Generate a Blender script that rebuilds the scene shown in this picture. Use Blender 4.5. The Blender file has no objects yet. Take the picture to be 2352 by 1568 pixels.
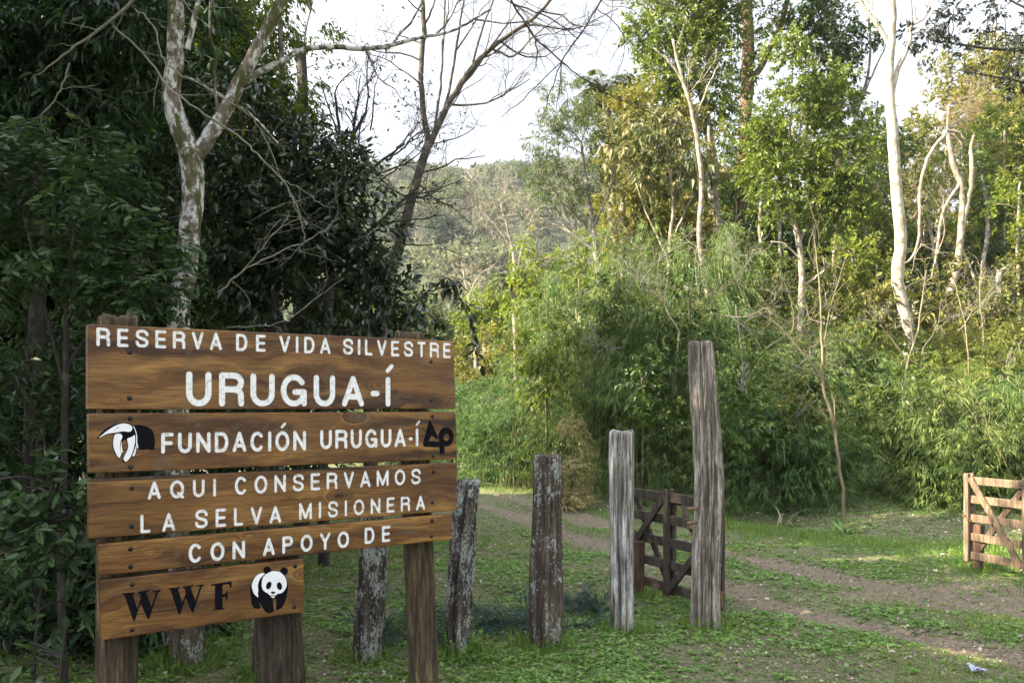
import bpy, bmesh, math
import numpy as np
from mathutils import Vector, Matrix

# ------------------------------------------------------------------ camera, sky, sun, exposure
SC = bpy.context.scene
COL = SC.collection
F, HC, CX, HY = 2130.0, 1.7, 1176.0, 942.0        # focal length and horizon in a 2352 px wide frame, eye height
cam_d = bpy.data.cameras.new('camera')
cam = bpy.data.objects.new('camera', cam_d)
COL.objects.link(cam)
cam.location = (0, 0, HC)
cam.rotation_euler = (math.radians(90), 0, 0)
cam_d.sensor_width = 36.0
cam_d.lens = 36.0 * F / 2352.0
cam_d.shift_y = (HY - 784.0) / 2352.0
cam_d.clip_start = 0.05
cam_d.clip_end = 3000
SC.camera = cam

SUN = Vector((-0.80, -0.20, 0.57)).normalized()
ELEV = math.asin(SUN.z)
world = bpy.data.worlds.new('World')
SC.world = world
world.use_nodes = True
wn = world.node_tree
bg = wn.nodes['Background']
sky = wn.nodes.new('ShaderNodeTexSky')
sky.sky_type = 'NISHITA'
sky.sun_disc = False
sky.sun_elevation = ELEV
sky.sun_rotation = math.atan2(SUN.x, SUN.y)
sky.dust_density = 3.0
# thin white high cloud over most of the sky
_tc = wn.nodes.new('ShaderNodeTexCoord')
_n = wn.nodes.new('ShaderNodeTexNoise'); _n.inputs['Scale'].default_value = 2.2; _n.inputs['Detail'].default_value = 5
wn.links.new(_tc.outputs['Generated'], _n.inputs['Vector'])
_r = wn.nodes.new('ShaderNodeValToRGB')
_r.color_ramp.elements[0].position = .30; _r.color_ramp.elements[0].color = (.62, .62, .62, 1)
_r.color_ramp.elements[1].position = .62; _r.color_ramp.elements[1].color = (.95, .95, .95, 1)
wn.links.new(_n.outputs[0], _r.inputs[0])
_m = wn.nodes.new('ShaderNodeMix'); _m.data_type = 'RGBA'
wn.links.new(_r.outputs[0], _m.inputs[0]); wn.links.new(sky.outputs[0], _m.inputs[6])
_m.inputs[7].default_value = (4.65, 4.85, 5.3, 1)
# hazy cloud made brighter towards the sun, out of view, as fill; dimmer elsewhere
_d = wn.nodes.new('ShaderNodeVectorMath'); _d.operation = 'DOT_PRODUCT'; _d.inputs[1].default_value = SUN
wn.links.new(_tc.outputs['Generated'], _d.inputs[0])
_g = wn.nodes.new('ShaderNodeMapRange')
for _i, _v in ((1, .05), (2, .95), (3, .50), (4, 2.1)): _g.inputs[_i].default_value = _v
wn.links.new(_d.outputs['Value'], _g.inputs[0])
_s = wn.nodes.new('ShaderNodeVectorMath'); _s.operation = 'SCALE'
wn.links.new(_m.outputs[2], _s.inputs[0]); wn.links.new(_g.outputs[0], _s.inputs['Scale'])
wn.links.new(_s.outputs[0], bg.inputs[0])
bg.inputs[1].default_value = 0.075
sun_d = bpy.data.lights.new('sun', 'SUN')
sun_d.energy = 4.7
sun_d.angle = math.radians(0.6)
sun_d.color = (1.0, 0.87, 0.66)
sun = bpy.data.objects.new('sun', sun_d)
COL.objects.link(sun)
sun.location = SUN * 40
sun.rotation_euler = SUN.to_track_quat('Z', 'Y').to_euler()
SC.view_settings.view_transform = 'Standard'
SC.view_settings.look = 'None'
SC.view_settings.gamma = 1.0
SC.view_settings.exposure = 2.7
SC.cycles.max_bounces = 6
SC.cycles.diffuse_bounces = 3
SC.cycles.glossy_bounces = 2
SC.cycles.transmission_bounces = 3
SC.cycles.transparent_max_bounces = 4
SC.cycles.use_denoising = True

# ------------------------------------------------------------------ helpers
RNG = np.random.default_rng(7)
def A(*v): return np.array(v, float)
def P(px, py, d): return np.array([(px - CX) / F * d, d, HC - (py - HY) / F * d])
def unit(v): return v / np.maximum(np.linalg.norm(v, axis=-1, keepdims=True), 1e-9)

def vnoise(p):
    p = np.atleast_2d(np.asarray(p, float))
    i = np.floor(p).astype(np.int64); f = p - i; f = f * f * (3 - 2 * f)
    def h(a, b, c):
        n = (a * 374761393 + b * 668265263 + c * 1274126177) & 0xffffffff
        n = ((n ^ (n >> 13)) * 1274126177) & 0xffffffff
        return ((n ^ (n >> 16)) & 0xffff) / 65535.0
    r = 0
    for dx in (0, 1):
        for dy in (0, 1):
            for dz in (0, 1):
                w = (f[:, 0] if dx else 1 - f[:, 0]) * (f[:, 1] if dy else 1 - f[:, 1]) * (f[:, 2] if dz else 1 - f[:, 2])
                r = r + w * h(i[:, 0] + dx, i[:, 1] + dy, i[:, 2] + dz)
    return r

def tag(o, label=None, cat=None, group=None, kind=None):
    if label: o['label'] = label
    if cat: o['category'] = cat
    if group: o['group'] = group
    if kind: o['kind'] = kind
    return o

def thing(name, label, cat, base=(0, 0, 0), group=None, rz=0.0):
    o = bpy.data.objects.new(name, None)
    o.empty_display_size = 0.1
    COL.objects.link(o)
    o.location = base; o.rotation_euler = (0, 0, rz)
    return tag(o, label, cat, group)

def link(name, me, mat, parent=None):
    o = bpy.data.objects.new(name, me)
    if mat is not None:
        me.materials.append(mat)
    COL.objects.link(o)
    if parent is not None: o.parent = parent
    return o

def kids(o): return [c for c in bpy.data.objects if c.parent is o]
def copy_tree(o, ch=None):
    c = o.copy(); COL.objects.link(c)
    for k in (ch if ch is not None else kids(o)):
        d = k.copy(); COL.objects.link(d); d.parent = c
    return c

class MB:
    """collects geometry for one mesh object"""
    def __init__(s): s.V = []; s.Q = []; s.T = []; s.rq = []; s.rt = []; s.n = 0
    def add(s, V, Q=None, T=None, rq=None, rt=None):
        V = np.asarray(V, float).reshape(-1, 3); s.V.append(V)
        if Q is not None and len(Q):
            Q = np.asarray(Q, np.int64); s.Q.append(Q + s.n)
            s.rq.append(np.full(len(Q), .5) if rq is None else np.broadcast_to(rq, (len(Q),)))
        if T is not None and len(T):
            T = np.asarray(T, np.int64); s.T.append(T + s.n)
            s.rt.append(np.full(len(T), .5) if rt is None else np.broadcast_to(rt, (len(T),)))
        s.n += len(V)
    def tube(s, pts, rad, sides=6, cap=True):
        pts = np.asarray(pts, float); n = len(pts); rad = np.broadcast_to(np.asarray(rad, float), (n,))
        t = np.empty_like(pts); t[1:-1] = pts[2:] - pts[:-2]; t[0] = pts[1] - pts[0]; t[-1] = pts[-1] - pts[-2]; t = unit(t)
        ref = A(0, 1, 0.1) if abs(t[0, 2]) > .7 else A(0, 0, 1)
        a = unit(np.cross(t, ref)); b = np.cross(t, a)
        th = np.arange(sides) / sides * 2 * math.pi
        V = pts[:, None] + rad[:, None, None] * (a[:, None] * np.cos(th)[None, :, None] + b[:, None] * np.sin(th)[None, :, None])
        k = np.arange(sides); k2 = (k + 1) % sides
        Q = np.concatenate([np.stack([i * sides + k, i * sides + k2, (i + 1) * sides + k2, (i + 1) * sides + k], 1) for i in range(n - 1)])
        V = V.reshape(-1, 3)
        T = None
        if cap:
            V = np.vstack([V, pts[-1] + t[-1] * rad[-1] * .3]); e = n * sides
            T = np.stack([(n - 1) * sides + k, (n - 1) * sides + k2, np.full(sides, e)], 1)
        s.add(V, Q, T)
    def box(s, c, size, R=None):
        h = np.asarray(size, float) / 2
        V = np.array([[x, y, z] for x in (-1, 1) for y in (-1, 1) for z in (-1, 1)], float) * h
        if R is not None: V = V @ np.asarray(R).T
        s.add(V + np.asarray(c, float), [[0, 1, 3, 2], [4, 6, 7, 5], [0, 4, 5, 1], [2, 3, 7, 6], [0, 2, 6, 4], [1, 5, 7, 3]])
    def build(s, name, mat, parent=None, org=(0, 0, 0), smooth=False, bevel=0):
        V = np.concatenate(s.V) - np.asarray(org, float)
        Q = np.concatenate(s.Q) if s.Q else np.zeros((0, 4), np.int64)
        T = np.concatenate(s.T) if s.T else np.zeros((0, 3), np.int64)
        me = bpy.data.meshes.new(name)
        me.vertices.add(len(V)); me.vertices.foreach_set('co', V.astype(np.float32).ravel())
        li = np.concatenate([Q.ravel(), T.ravel()]).astype(np.int32)
        me.loops.add(len(li)); me.loops.foreach_set('vertex_index', li)
        st = np.concatenate([np.arange(len(Q)) * 4, len(Q) * 4 + np.arange(len(T)) * 3]).astype(np.int32)
        me.polygons.add(len(st)); me.polygons.foreach_set('loop_start', st)
        me.polygons.foreach_set('use_smooth', np.full(len(st), bool(smooth)))
        me.update(calc_edges=True)
        r = np.concatenate((s.rq or [np.zeros(0)]) + (s.rt or [np.zeros(0)])).astype(np.float32)
        at = me.attributes.new('rnd', 'FLOAT', 'FACE'); at.data.foreach_set('value', r)
        o = link(name, me, mat, parent)
        if bevel:
            m = o.modifiers.new('bevel', 'BEVEL'); m.width = bevel; m.segments = 2; m.limit_method = 'ANGLE'
        return o

def leaves(mb, pos, ld, up, L, W, r, droop=0.0, fold=.25, seg=1):
    """one folded leaf per row"""
    N = len(pos); L = np.broadcast_to(L, (N,))[:, None]; W = np.broadcast_to(W, (N,))[:, None]
    s = unit(np.cross(ld, up)); n = np.cross(s, ld)
    zz = np.zeros((N, 3)); zz[:, 2] = -1
    if seg == 1:
        m = pos + ld * L * .42 + zz * droop * L * .15
        V = np.stack([pos, m + s * W * .5 + n * W * fold, pos + ld * L + zz * droop * L * .5, m - s * W * .5 + n * W * fold], 1)
        Q = np.arange(N)[:, None] * 4 + np.array([[0, 1, 2, 3]])
        mb.add(V.reshape(-1, 3), Q, None, r)
    else:
        m1 = pos + ld * L * .3 + zz * droop * L * .06; m2 = pos + ld * L * .68 + zz * droop * L * .26
        tip = pos + ld * L + zz * droop * L * .6
        c1 = m1 - n * W * fold * .5; c2 = m2 - n * W * fold * .5
        V = np.stack([pos, m1 + s * W * .5, m1 - s * W * .5, m2 + s * W * .42, m2 - s * W * .42, tip, c1, c2], 1)
        b = np.arange(N)[:, None] * 8
        Q = np.concatenate([b + np.array([[6, 1, 3, 7]]), b + np.array([[2, 6, 7, 4]])])
        T = np.concatenate([b + np.array([[0, 1, 6]]), b + np.array([[0, 6, 2]]), b + np.array([[7, 3, 5]]), b + np.array([[4, 7, 5]])])
        mb.add(V.reshape(-1, 3), Q, T, np.tile(r, 2), np.tile(r, 4))

def basis(T):
    ref = np.where(np.abs(T[:, 2:3]) > .8, A(1, 0, 0), A(0, 0, 1))
    a = unit(np.cross(T, ref)); return a, np.cross(T, a)

def clumps(mb, C, T, lt, k, L, W, rng, ang=.9, droop=.3, seg=1, fold=.25, flat=.0, spread=.5):
    """twigs at C along T, each bearing k leaves"""
    M = len(C)
    if M == 0: return
    T = unit(T); e1, e2 = basis(T)
    u = rng.uniform(.08, 1, (M, k, 1)); ph = rng.uniform(0, 2 * math.pi, (M, k, 1))
    lt_ = np.broadcast_to(lt, (M,))[:, None, None]
    pos = C[:, None] + T[:, None] * lt_ * u
    rad = e1[:, None] * np.cos(ph) + e2[:, None] * np.sin(ph)
    if flat: rad[..., 2] *= (1 - flat)
    an = rng.normal(ang, .22, (M, k, 1))
    ld = T[:, None] * np.cos(an) + rad * np.sin(an)
    ld[..., 2] -= droop * rng.uniform(.4, 1.4, (M, k))
    ld = unit(ld)
    up = rng.normal(0, spread, (M, k, 3)); up[..., 2] += 1
    sc = rng.uniform(.6, 1.2, (M, k))
    r = np.clip(rng.uniform(0, 1, (M, 1)) * .55 + rng.uniform(0, 1, (M, k)) * .45, 0, 1)
    leaves(mb, pos.reshape(-1, 3), ld.reshape(-1, 3), unit(up.reshape(-1, 3)), (L * sc).ravel(), (W * sc).ravel(), r.ravel(), droop * .6, fold, seg)

def lobe_points(lobes, per, rng, gap=.42, gs=1.6, shell=.42, squash=1.0):
    """clump centres and outward directions inside ellipsoid lobes; lobes = (centre, rx, ry, rz)"""
    Cs, Ts = [], []
    for c, rx, ry, rz in lobes:
        n = int(per * rx * rz) + 4
        d = unit(rng.normal(0, 1, (n, 3))); q = rng.uniform(0, 1, (n, 1)) ** shell
        q = q * rng.uniform(.82, 1.12, (n, 1))
        pt = c + d * q * A(rx, ry, rz)
        keep = vnoise(pt * gs / max(.5, min(rx, 2.0)) + 31.7) > gap
        Cs.append(pt[keep]); Ts.append((d + rng.normal(0, .5, (n, 3)) + A(0, 0, .25))[keep])
    return np.concatenate(Cs), np.concatenate(Ts)

def pxlobes(lst, d, depth=1.0):
    out = []
    for l in lst:
        px, py, r = l[:3]; rz = l[3] if len(l) > 3 else r; dd = d + (l[4] if len(l) > 4 else 0)
        out.append((P(px, py, dd), r / F * dd, r / F * dd * depth, rz / F * dd))
    return out

def smooth_path(pts, rad, n=5, wob=0.0, rng=RNG):
    pts = np.asarray(pts, float); rad = np.asarray(rad, float)
    k = len(pts); t = np.arange(k); tt = np.linspace(0, k - 1, (k - 1) * n + 1)
    ext = np.vstack([2 * pts[0] - pts[1], pts, 2 * pts[-1] - pts[-2]])
    i = np.minimum(tt.astype(int), k - 2); f = (tt - i)[:, None]
    p0, p1, p2, p3 = ext[i], ext[i + 1], ext[i + 2], ext[i + 3]
    q = .5 * (2 * p1 + (p2 - p0) * f + (2 * p0 - 5 * p1 + 4 * p2 - p3) * f ** 2 + (3 * p1 - p0 - 3 * p2 + p3) * f ** 3)
    if wob:
        w = rng.normal(0, wob, q.shape); w[0] = w[-1] = 0; q = q + w
    return q, np.interp(tt, t, rad)

def pxpath(lst, d, n=5, wob=0.0, dz=0.0, rng=RNG):
    """polyline given as (px, py, width px[, depth offset])"""
    k = len(lst)
    pts = [P(l[0], l[1], d + (l[3] if len(l) > 3 else dz * i / max(1, k - 1))) for i, l in enumerate(lst)]
    return smooth_path(pts, [l[2] / 2 / F * d for l in lst], n, wob, rng)

def limb(mb, a, b, r0, r1, rng, sag=.12, sides=5, n=6):
    a = np.asarray(a); b = np.asarray(b); L = np.linalg.norm(b - a)
    m = (a + b) / 2 + rng.normal(0, .1, 3) * L + A(0, 0, sag * L)
    t = np.linspace(0, 1, n)[:, None]
    q = (1 - t) ** 2 * a + 2 * t * (1 - t) * m + t * t * b
    q[1:-1] += rng.normal(0, .018 * L, (n - 2, 3))
    mb.tube(q, np.linspace(r0, r1, n), sides)
    return q

def grow(mb, p, d, L, r, lev, rng, tips, wob=.22, up=.05, nch=4, ratio=.6, spread=.9, sides=4):
    n = 7 if lev else 5
    pts = [p]; d = unit(d)
    for i in range(n):
        d = unit(d + rng.normal(0, wob, 3) + A(0, 0, up)); p = p + d * (L / n); pts.append(p)
    pts = np.array(pts); mb.tube(pts, np.linspace(r, r * .35, n + 1), sides if lev < 2 else 6)
    if lev == 0:
        tips.append((pts[-1], d)); return
    for k in range(nch):
        t = rng.uniform(.2, 1); i = min(int(t * n), n - 1); q = pts[i] + (pts[i + 1] - pts[i]) * (t * n - i)
        grow(mb, q, unit(pts[i + 1] - pts[i]) + rng.normal(0, spread * .6, 3), L * ratio * rng.uniform(.6, 1.2), max(r * (1 - .6 * t) * .6, .0015), lev - 1, rng, tips, wob, up, nch, ratio, spread, sides)

# ------------------------------------------------------------------ materials
def newmat(name):
    m = bpy.data.materials.new(name); m.use_nodes = True
    nt = m.node_tree; return m, nt, nt.nodes['Principled BSDF']
def nd(nt, typ, inp=None, **kw):
    n = nt.nodes.new(typ)
    for k, v in kw.items(): setattr(n, k, v)
    for k, v in (inp or {}).items():
        if hasattr(v, 'is_output'): nt.links.new(v, n.inputs[k])
        else: n.inputs[k].default_value = v
    return n
def ramp(nt, fac, stops, interp='LINEAR'):
    r = nt.nodes.new('ShaderNodeValToRGB'); r.color_ramp.interpolation = interp
    e = r.color_ramp.elements
    while len(e) < len(stops): e.new(.5)
    for q, (p, c) in zip(e, stops):
        q.position = p; q.color = (*c, 1) if len(c) == 3 else c
    nt.links.new(fac, r.inputs[0]); return r.outputs[0]
def mix(nt, fac, a, b, mode='MIX'):
    m = nd(nt, 'ShaderNodeMix', data_type='RGBA', blend_type=mode)
    for i, v in ((0, fac), (6, a), (7, b)):
        if hasattr(v, 'is_output'): nt.links.new(v, m.inputs[i])
        else: m.inputs[i].default_value = v if i == 0 else (*v, 1)
    return m.outputs[2]
def coords(nt, scale=(1, 1, 1), kind='Object', off=None):
    t = nd(nt, 'ShaderNodeTexCoord'); m = nd(nt, 'ShaderNodeMapping', {'Vector': t.outputs[kind], 'Scale': scale})
    if off is not None: nt.links.new(off, m.inputs['Location'])
    return m.outputs[0]
def noise(nt, vec, scale, detail=4, rough=.55, dist=0.0):
    return nd(nt, 'ShaderNodeTexNoise', {'Vector': vec, 'Scale': scale, 'Detail': detail, 'Roughness': rough, 'Distortion': dist}).outputs[0]
def bump(nt, h, strength, dist=.01):
    return nd(nt, 'ShaderNodeBump', {'Height': h, 'Strength': strength, 'Distance': dist}).outputs[0]

def leafmat(name, cols, rough=.45, trans=.3, hue=.0, spec=.22):
    m, nt, b = newmat(name)
    at = nd(nt, 'ShaderNodeAttribute', attribute_name='rnd')
    k = len(cols)
    c = ramp(nt, at.outputs['Fac'], [(i / (k - 1), q) for i, q in enumerate(cols)])
    if hue:
        oi = nd(nt, 'ShaderNodeObjectInfo')
        v = nd(nt, 'ShaderNodeMapRange', {'Value': oi.outputs['Random'], 3: 1 - hue, 4: 1 + hue})
        h = nd(nt, 'ShaderNodeMapRange', {'Value': oi.outputs['Random'], 3: .5 + hue * .12, 4: .5 - hue * .12})
        c = nd(nt, 'ShaderNodeHueSaturation', {'Color': c, 'Value': v.outputs[0], 'Hue': h.outputs[0]}).outputs[0]
    nt.links.new(c, b.inputs['Base Color'])
    b.inputs['Roughness'].default_value = rough
    b.inputs['Specular IOR Level'].default_value = spec
    tc = mix(nt, .6, c, (1.0, .95, .35), 'MULTIPLY')
    tc = nd(nt, 'ShaderNodeHueSaturation', {'Color': tc, 'Value': 1.8}).outputs[0]
    tr = nd(nt, 'ShaderNodeBsdfTranslucent', {'Color': tc})
    ms = nd(nt, 'ShaderNodeMixShader', {0: trans, 1: b.outputs[0], 2: tr.outputs[0]})
    nt.links.new(ms.outputs[0], nt.nodes['Material Output'].inputs[0])
    return m

def barkmat(name, base, dark, light=None, patch=.5, moss=None, mossamt=.55, sc=1.0, rough=.9, ring=False):
    m, nt, b = newmat(name)
    v1 = coords(nt, (9 * sc, 9 * sc, 2.2 * sc)); v2 = coords(nt, (6 * sc, 6 * sc, 5 * sc)); v3 = coords(nt, (5 * sc, 5 * sc, 1.6 * sc))
    n1 = noise(nt, v1, 3, 6, .65)
    c = ramp(nt, n1, [(.3, dark), (.62, base)])
    if light:
        n2 = noise(nt, coords(nt, (5 * sc, 5 * sc, (11 if ring else 4) * sc)), 1.4, 5, .62, .6)
        c = mix(nt, ramp(nt, n2, [(patch - .04, (0, 0, 0)), (patch + .05, (1, 1, 1))]), c, light)
        n4 = noise(nt, v1, 9, 3, .6)
        c = mix(nt, ramp(nt, n4, [(.58, (0, 0, 0)), (.68, (.55, .55, .55))]), c, dark)
    if moss:
        n3 = noise(nt, v3, 1.1, 6, .7, .3)
        c = mix(nt, ramp(nt, n3, [(mossamt, (0, 0, 0)), (mossamt + .06, (1, 1, 1))]), c, moss)
    nt.links.new(c, b.inputs['Base Color']); b.inputs['Roughness'].default_value = rough
    nt.links.new(bump(nt, n1, .6, .02), b.inputs['Normal'])
    return m

def woodpost(name, base, dark, light, streak=30, lichen=None, lamt=.6, green=None):
    """weathered grey timber: vertical streaks, dark cracks, lichen spots"""
    m, nt, b = newmat(name)
    v = coords(nt, (1, 1, .10)); n1 = noise(nt, v, streak, 8, .80, .35); nb = noise(nt, coords(nt, (1, 1, .35)), 7, 6, .75)
    n2 = noise(nt, coords(nt, (1, 1, .05)), streak * 2.6, 5, .7, .2)
    c = ramp(nt, n1, [(.36, dark), (.48, base), (.60, light)])
    c = mix(nt, ramp(nt, n2, [(.40, (.85, .85, .85)), (.54, (0, 0, 0))]), c, dark)
    c = mix(nt, ramp(nt, nb, [(.40, (.9, .9, .9)), (.54, (0, 0, 0))]), c, mix(nt, .68, c, dark))
    if green:
        c = mix(nt, ramp(nt, noise(nt, coords(nt, (1, 1, .4)), 7, 3), [(.5, (0, 0, 0)), (.7, (.6, .6, .6))]), c, green)
    if lichen:
        l1 = noise(nt, coords(nt, (1, 1, .6)), 62, 5, .72, .4); l2 = noise(nt, coords(nt, (1, 1, .5)), 9, 4, .65)
        s = nd(nt, 'ShaderNodeMath', {0: l1, 1: l2}, operation='ADD').outputs[0]
        s = nd(nt, 'ShaderNodeMath', {0: s, 1: .5}, operation='MULTIPLY').outputs[0]
        f = ramp(nt, s, [(lamt / 2, (0, 0, 0)), (lamt / 2 + .022, (1, 1, 1))])
        c = mix(nt, f, c, ramp(nt, noise(nt, coords(nt), 60, 2), [(.35, tuple(x * .6 for x in lichen)), (.6, lichen)]))
    nt.links.new(c, b.inputs['Base Color']); b.inputs['Roughness'].default_value = .9
    nt.links.new(bump(nt, n1, .8, .012), b.inputs['Normal'])
    return m

def plainmat(name, col, rough=.7, var=.25, sc=40, metal=0.0):
    m, nt, b = newmat(name)
    n = noise(nt, coords(nt), sc, 4)
    nt.links.new(ramp(nt, n, [(.3, tuple(x * (1 - var) for x in col)), (.7, tuple(min(1, x * (1 + var)) for x in col))]), b.inputs['Base Color'])
    b.inputs['Roughness'].default_value = rough; b.inputs['Metallic'].default_value = metal
    return m

def plankmat():
    m, nt, b = newmat('varnished_plank')
    oi = nd(nt, 'ShaderNodeObjectInfo')
    off = nd(nt, 'ShaderNodeVectorMath', {0: oi.outputs['Random'], 1: (37.0, 11.0, 53.0)}, operation='MULTIPLY').outputs[0]
    w = noise(nt, coords(nt, (1.3, 1, 3.0), off=off), 1.6, 3, .5)
    base = coords(nt, (.5, 1.0, 7.0), off=off)
    wv = nd(nt, 'ShaderNodeVectorMath', {0: w, 1: (0.2, 0, 2.4)}, operation='MULTIPLY').outputs[0]
    vv = nd(nt, 'ShaderNodeVectorMath', {0: base, 1: wv}, operation='ADD').outputs[0]
    vo = nd(nt, 'ShaderNodeTexVoronoi', {'Vector': coords(nt, (1.5, 0, 3.4), off=off), 'Scale': 1.25}).outputs['Distance']
    kn = ramp(nt, vo, [(.02, (1, 1, 1)), (.19, (0, 0, 0))], 'EASE')
    kv = nd(nt, 'ShaderNodeVectorMath', {0: kn, 1: (0, 0, 2.4)}, operation='MULTIPLY').outputs[0]
    vv = nd(nt, 'ShaderNodeVectorMath', {0: vv, 1: kv}, operation='ADD').outputs[0]
    g = noise(nt, vv, 1.7, 6, .62)
    fine = noise(nt, coords(nt, (2.5, 8, 90), off=off), 2.2, 4, .6)
    c = ramp(nt, g, [(.30, (.014, .006, .003)), (.41, (.065, .024, .006)), (.50, (.160, .071, .016)), (.60, (.265, .132, .033)), (.72, (.36, .20, .06))])
    c = mix(nt, ramp(nt, fine, [(.38, (.95, .95, .95)), (.56, (0, 0, 0))]), c, mix(nt, .62, c, (.016, .007, .003)))
    c = mix(nt, ramp(nt, vo, [(.018, (1, 1, 1)), (.05, (0, 0, 0))]), c, (.02, .010, .005))
    big = noise(nt, coords(nt, (1.1, 1, 2.4), off=off), 1.3, 3)
    c = mix(nt, ramp(nt, big, [(.45, (0, 0, 0)), (.68, (.5, .5, .5))]), c, (.085, .034, .012))
    dirt = noise(nt, coords(nt, (2.0, 1, 5), off=off), 3.5, 5, .7)
    c = mix(nt, ramp(nt, dirt, [(.6, (0, 0, 0)), (.72, (.5, .5, .5))]), c, (.03, .018, .012))
    cr = noise(nt, coords(nt, (.55, 1, 22), off=off), 1.5, 3, .5)
    c = mix(nt, ramp(nt, cr, [(.665, (0, 0, 0)), (.685, (.85, .85, .85))]), c, (.012, .007, .004))
    ws = noise(nt, coords(nt, (1.6, 1, 2.2), off=off), 2.6, 6, .75)
    c = mix(nt, ramp(nt, ws, [(.57, (0, 0, 0)), (.60, (.38, .38, .38)), (.72, (.22, .22, .22))]), c, (.11, .085, .055))
    nt.links.new(c, b.inputs['Base Color'])
    b.inputs['Roughness'].default_value = .42
    b.inputs['Specular IOR Level'].default_value = .4
    nt.links.new(bump(nt, fine, .25, .004), b.inputs['Normal'])
    return m

M = {}
M['plank'] = plankmat()
def paint(name, c1, c2):
    m, nt, b = newmat(name)
    n = noise(nt, coords(nt), 42, 5, .7); n2 = noise(nt, coords(nt), 160, 3, .6)
    c = ramp(nt, n, [(.24, (.24, .19, .14)), (.34, c1), (.50, c2)])
    c = mix(nt, ramp(nt, n2, [(.6, (0, 0, 0)), (.75, (.3, .3, .3))]), c, (.25, .2, .15))
    nt.links.new(c, b.inputs['Base Color']); b.inputs['Roughness'].default_value = .6
    return m
M['white'] = paint('white_letter_paint', (.45, .43, .40), (.80, .80, .80))
M['white2'] = plainmat('white_emblem_paint', (.80, .80, .82), .55, .06, 20)
M['black'] = plainmat('black_emblem_paint', (.006, .006, .008), .65, .2)
M['black'].node_tree.nodes['Principled BSDF'].inputs['Specular IOR Level'].default_value = .05
M['iron'] = plainmat('dark_iron', (.03, .028, .028), .4, .3, 60, .7)
M['rust'] = plainmat('rusty_brass', (.17, .105, .05), .55, .4, 60, .4)
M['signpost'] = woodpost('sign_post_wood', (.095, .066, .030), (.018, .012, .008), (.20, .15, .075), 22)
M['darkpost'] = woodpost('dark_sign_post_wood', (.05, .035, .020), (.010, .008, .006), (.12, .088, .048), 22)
M['lichenpost'] = woodpost('lichen_post_wood', (.085, .060, .041), (.020, .015, .012), (.165, .122, .086), 22, (.33, .35, .32), 1.09)
M['lichenheavy'] = woodpost('lichen_crusted_wood', (.07, .05, .036), (.014, .011, .010), (.16, .13, .11), 22, (.36, .38, .35), 1.02)
M['silver'] = woodpost('silver_weathered_wood', (.36, .335, .30), (.035, .028, .020), (.70, .69, .675), 20, None, .6, (.20, .18, .10))
M['greywood'] = woodpost('grey_brown_weathered_wood', (.26, .22, .175), (.042, .032, .023), (.52, .475, .415), 20, (.5, .48, .44), 1.22)
M['gatedark'] = woodpost('dark_gate_timber', (.070, .052, .038), (.022, .016, .012), (.13, .10, .075), 26)
M['gatelight'] = woodpost('tan_gate_timber', (.155, .105, .060), (.06, .04, .025), (.25, .185, .12), 30, (.28, .22, .15), 1.2)
M['redwood'] = woodpost('reddish_stump_wood', (.10, .045, .025), (.035, .02, .013), (.17, .085, .05), 30)

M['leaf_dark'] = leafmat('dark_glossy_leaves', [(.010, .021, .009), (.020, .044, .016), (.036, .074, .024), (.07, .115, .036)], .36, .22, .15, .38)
M['leaf_under'] = leafmat('understorey_leaves', [(.013, .028, .012), (.034, .066, .024), (.062, .108, .038), (.11, .16, .06)], .4, .22, .12, .35)
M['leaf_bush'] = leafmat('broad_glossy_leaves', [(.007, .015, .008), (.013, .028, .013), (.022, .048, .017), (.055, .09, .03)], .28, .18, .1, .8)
M['leaf_sunny'] = leafmat('feathery_yellow_green_leaves', [(.055, .085, .013), (.10, .142, .020), (.15, .185, .028), (.22, .21, .05)], .5, .35, .1)
M['leaf_green'] = leafmat('mid_green_leaves', [(.028, .050, .010), (.058, .098, .016), (.095, .142, .022), (.15, .175, .036)], .42, .3, .18, .5)
M['leaf_olive'] = leafmat('olive_leaves', [(.045, .060, .014), (.085, .102, .022), (.14, .145, .034), (.20, .175, .055)], .5, .3, .2)
M['leaf_willow'] = leafmat('grey_green_willow_leaves', [(.035, .055, .022), (.06, .085, .034), (.09, .115, .05), (.14, .14, .07)], .45, .3, .1)
M['leaf_yellow'] = leafmat('yellowing_leaves', [(.045, .066, .022), (.09, .105, .04), (.15, .145, .065), (.24, .195, .10)], .5, .3, .1)
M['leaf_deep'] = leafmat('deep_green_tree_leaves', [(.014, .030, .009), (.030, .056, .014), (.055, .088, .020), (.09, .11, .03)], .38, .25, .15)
M['leaf_tan'] = leafmat('tan_dry_leaves', [(.13, .105, .06), (.19, .155, .09), (.25, .2, .12)], .7, .3, .1)
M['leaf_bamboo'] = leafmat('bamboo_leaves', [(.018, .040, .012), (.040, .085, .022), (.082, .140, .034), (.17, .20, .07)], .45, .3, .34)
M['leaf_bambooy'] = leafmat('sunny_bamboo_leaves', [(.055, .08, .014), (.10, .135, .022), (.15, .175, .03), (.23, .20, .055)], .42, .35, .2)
M['leaf_dead'] = leafmat('dead_bamboo_leaves', [(.18, .145, .065), (.30, .245, .11), (.42, .35, .18)], .7, .15, .1)
M['leaf_purple'] = leafmat('dusky_leaves', [(.02, .022, .022), (.035, .04, .036), (.05, .06, .04)], .45, .15, .1)
M['leaf_blue'] = leafmat('blue_green_needles', [(.03, .055, .045), (.055, .095, .078), (.10, .15, .125)], .5, .1, .1)
M['leaf_hill'] = leafmat('hill_forest_leaves', [(.026, .046, .024), (.056, .080, .040), (.10, .118, .062), (.155, .16, .10)], .6, .25, .42)
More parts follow.
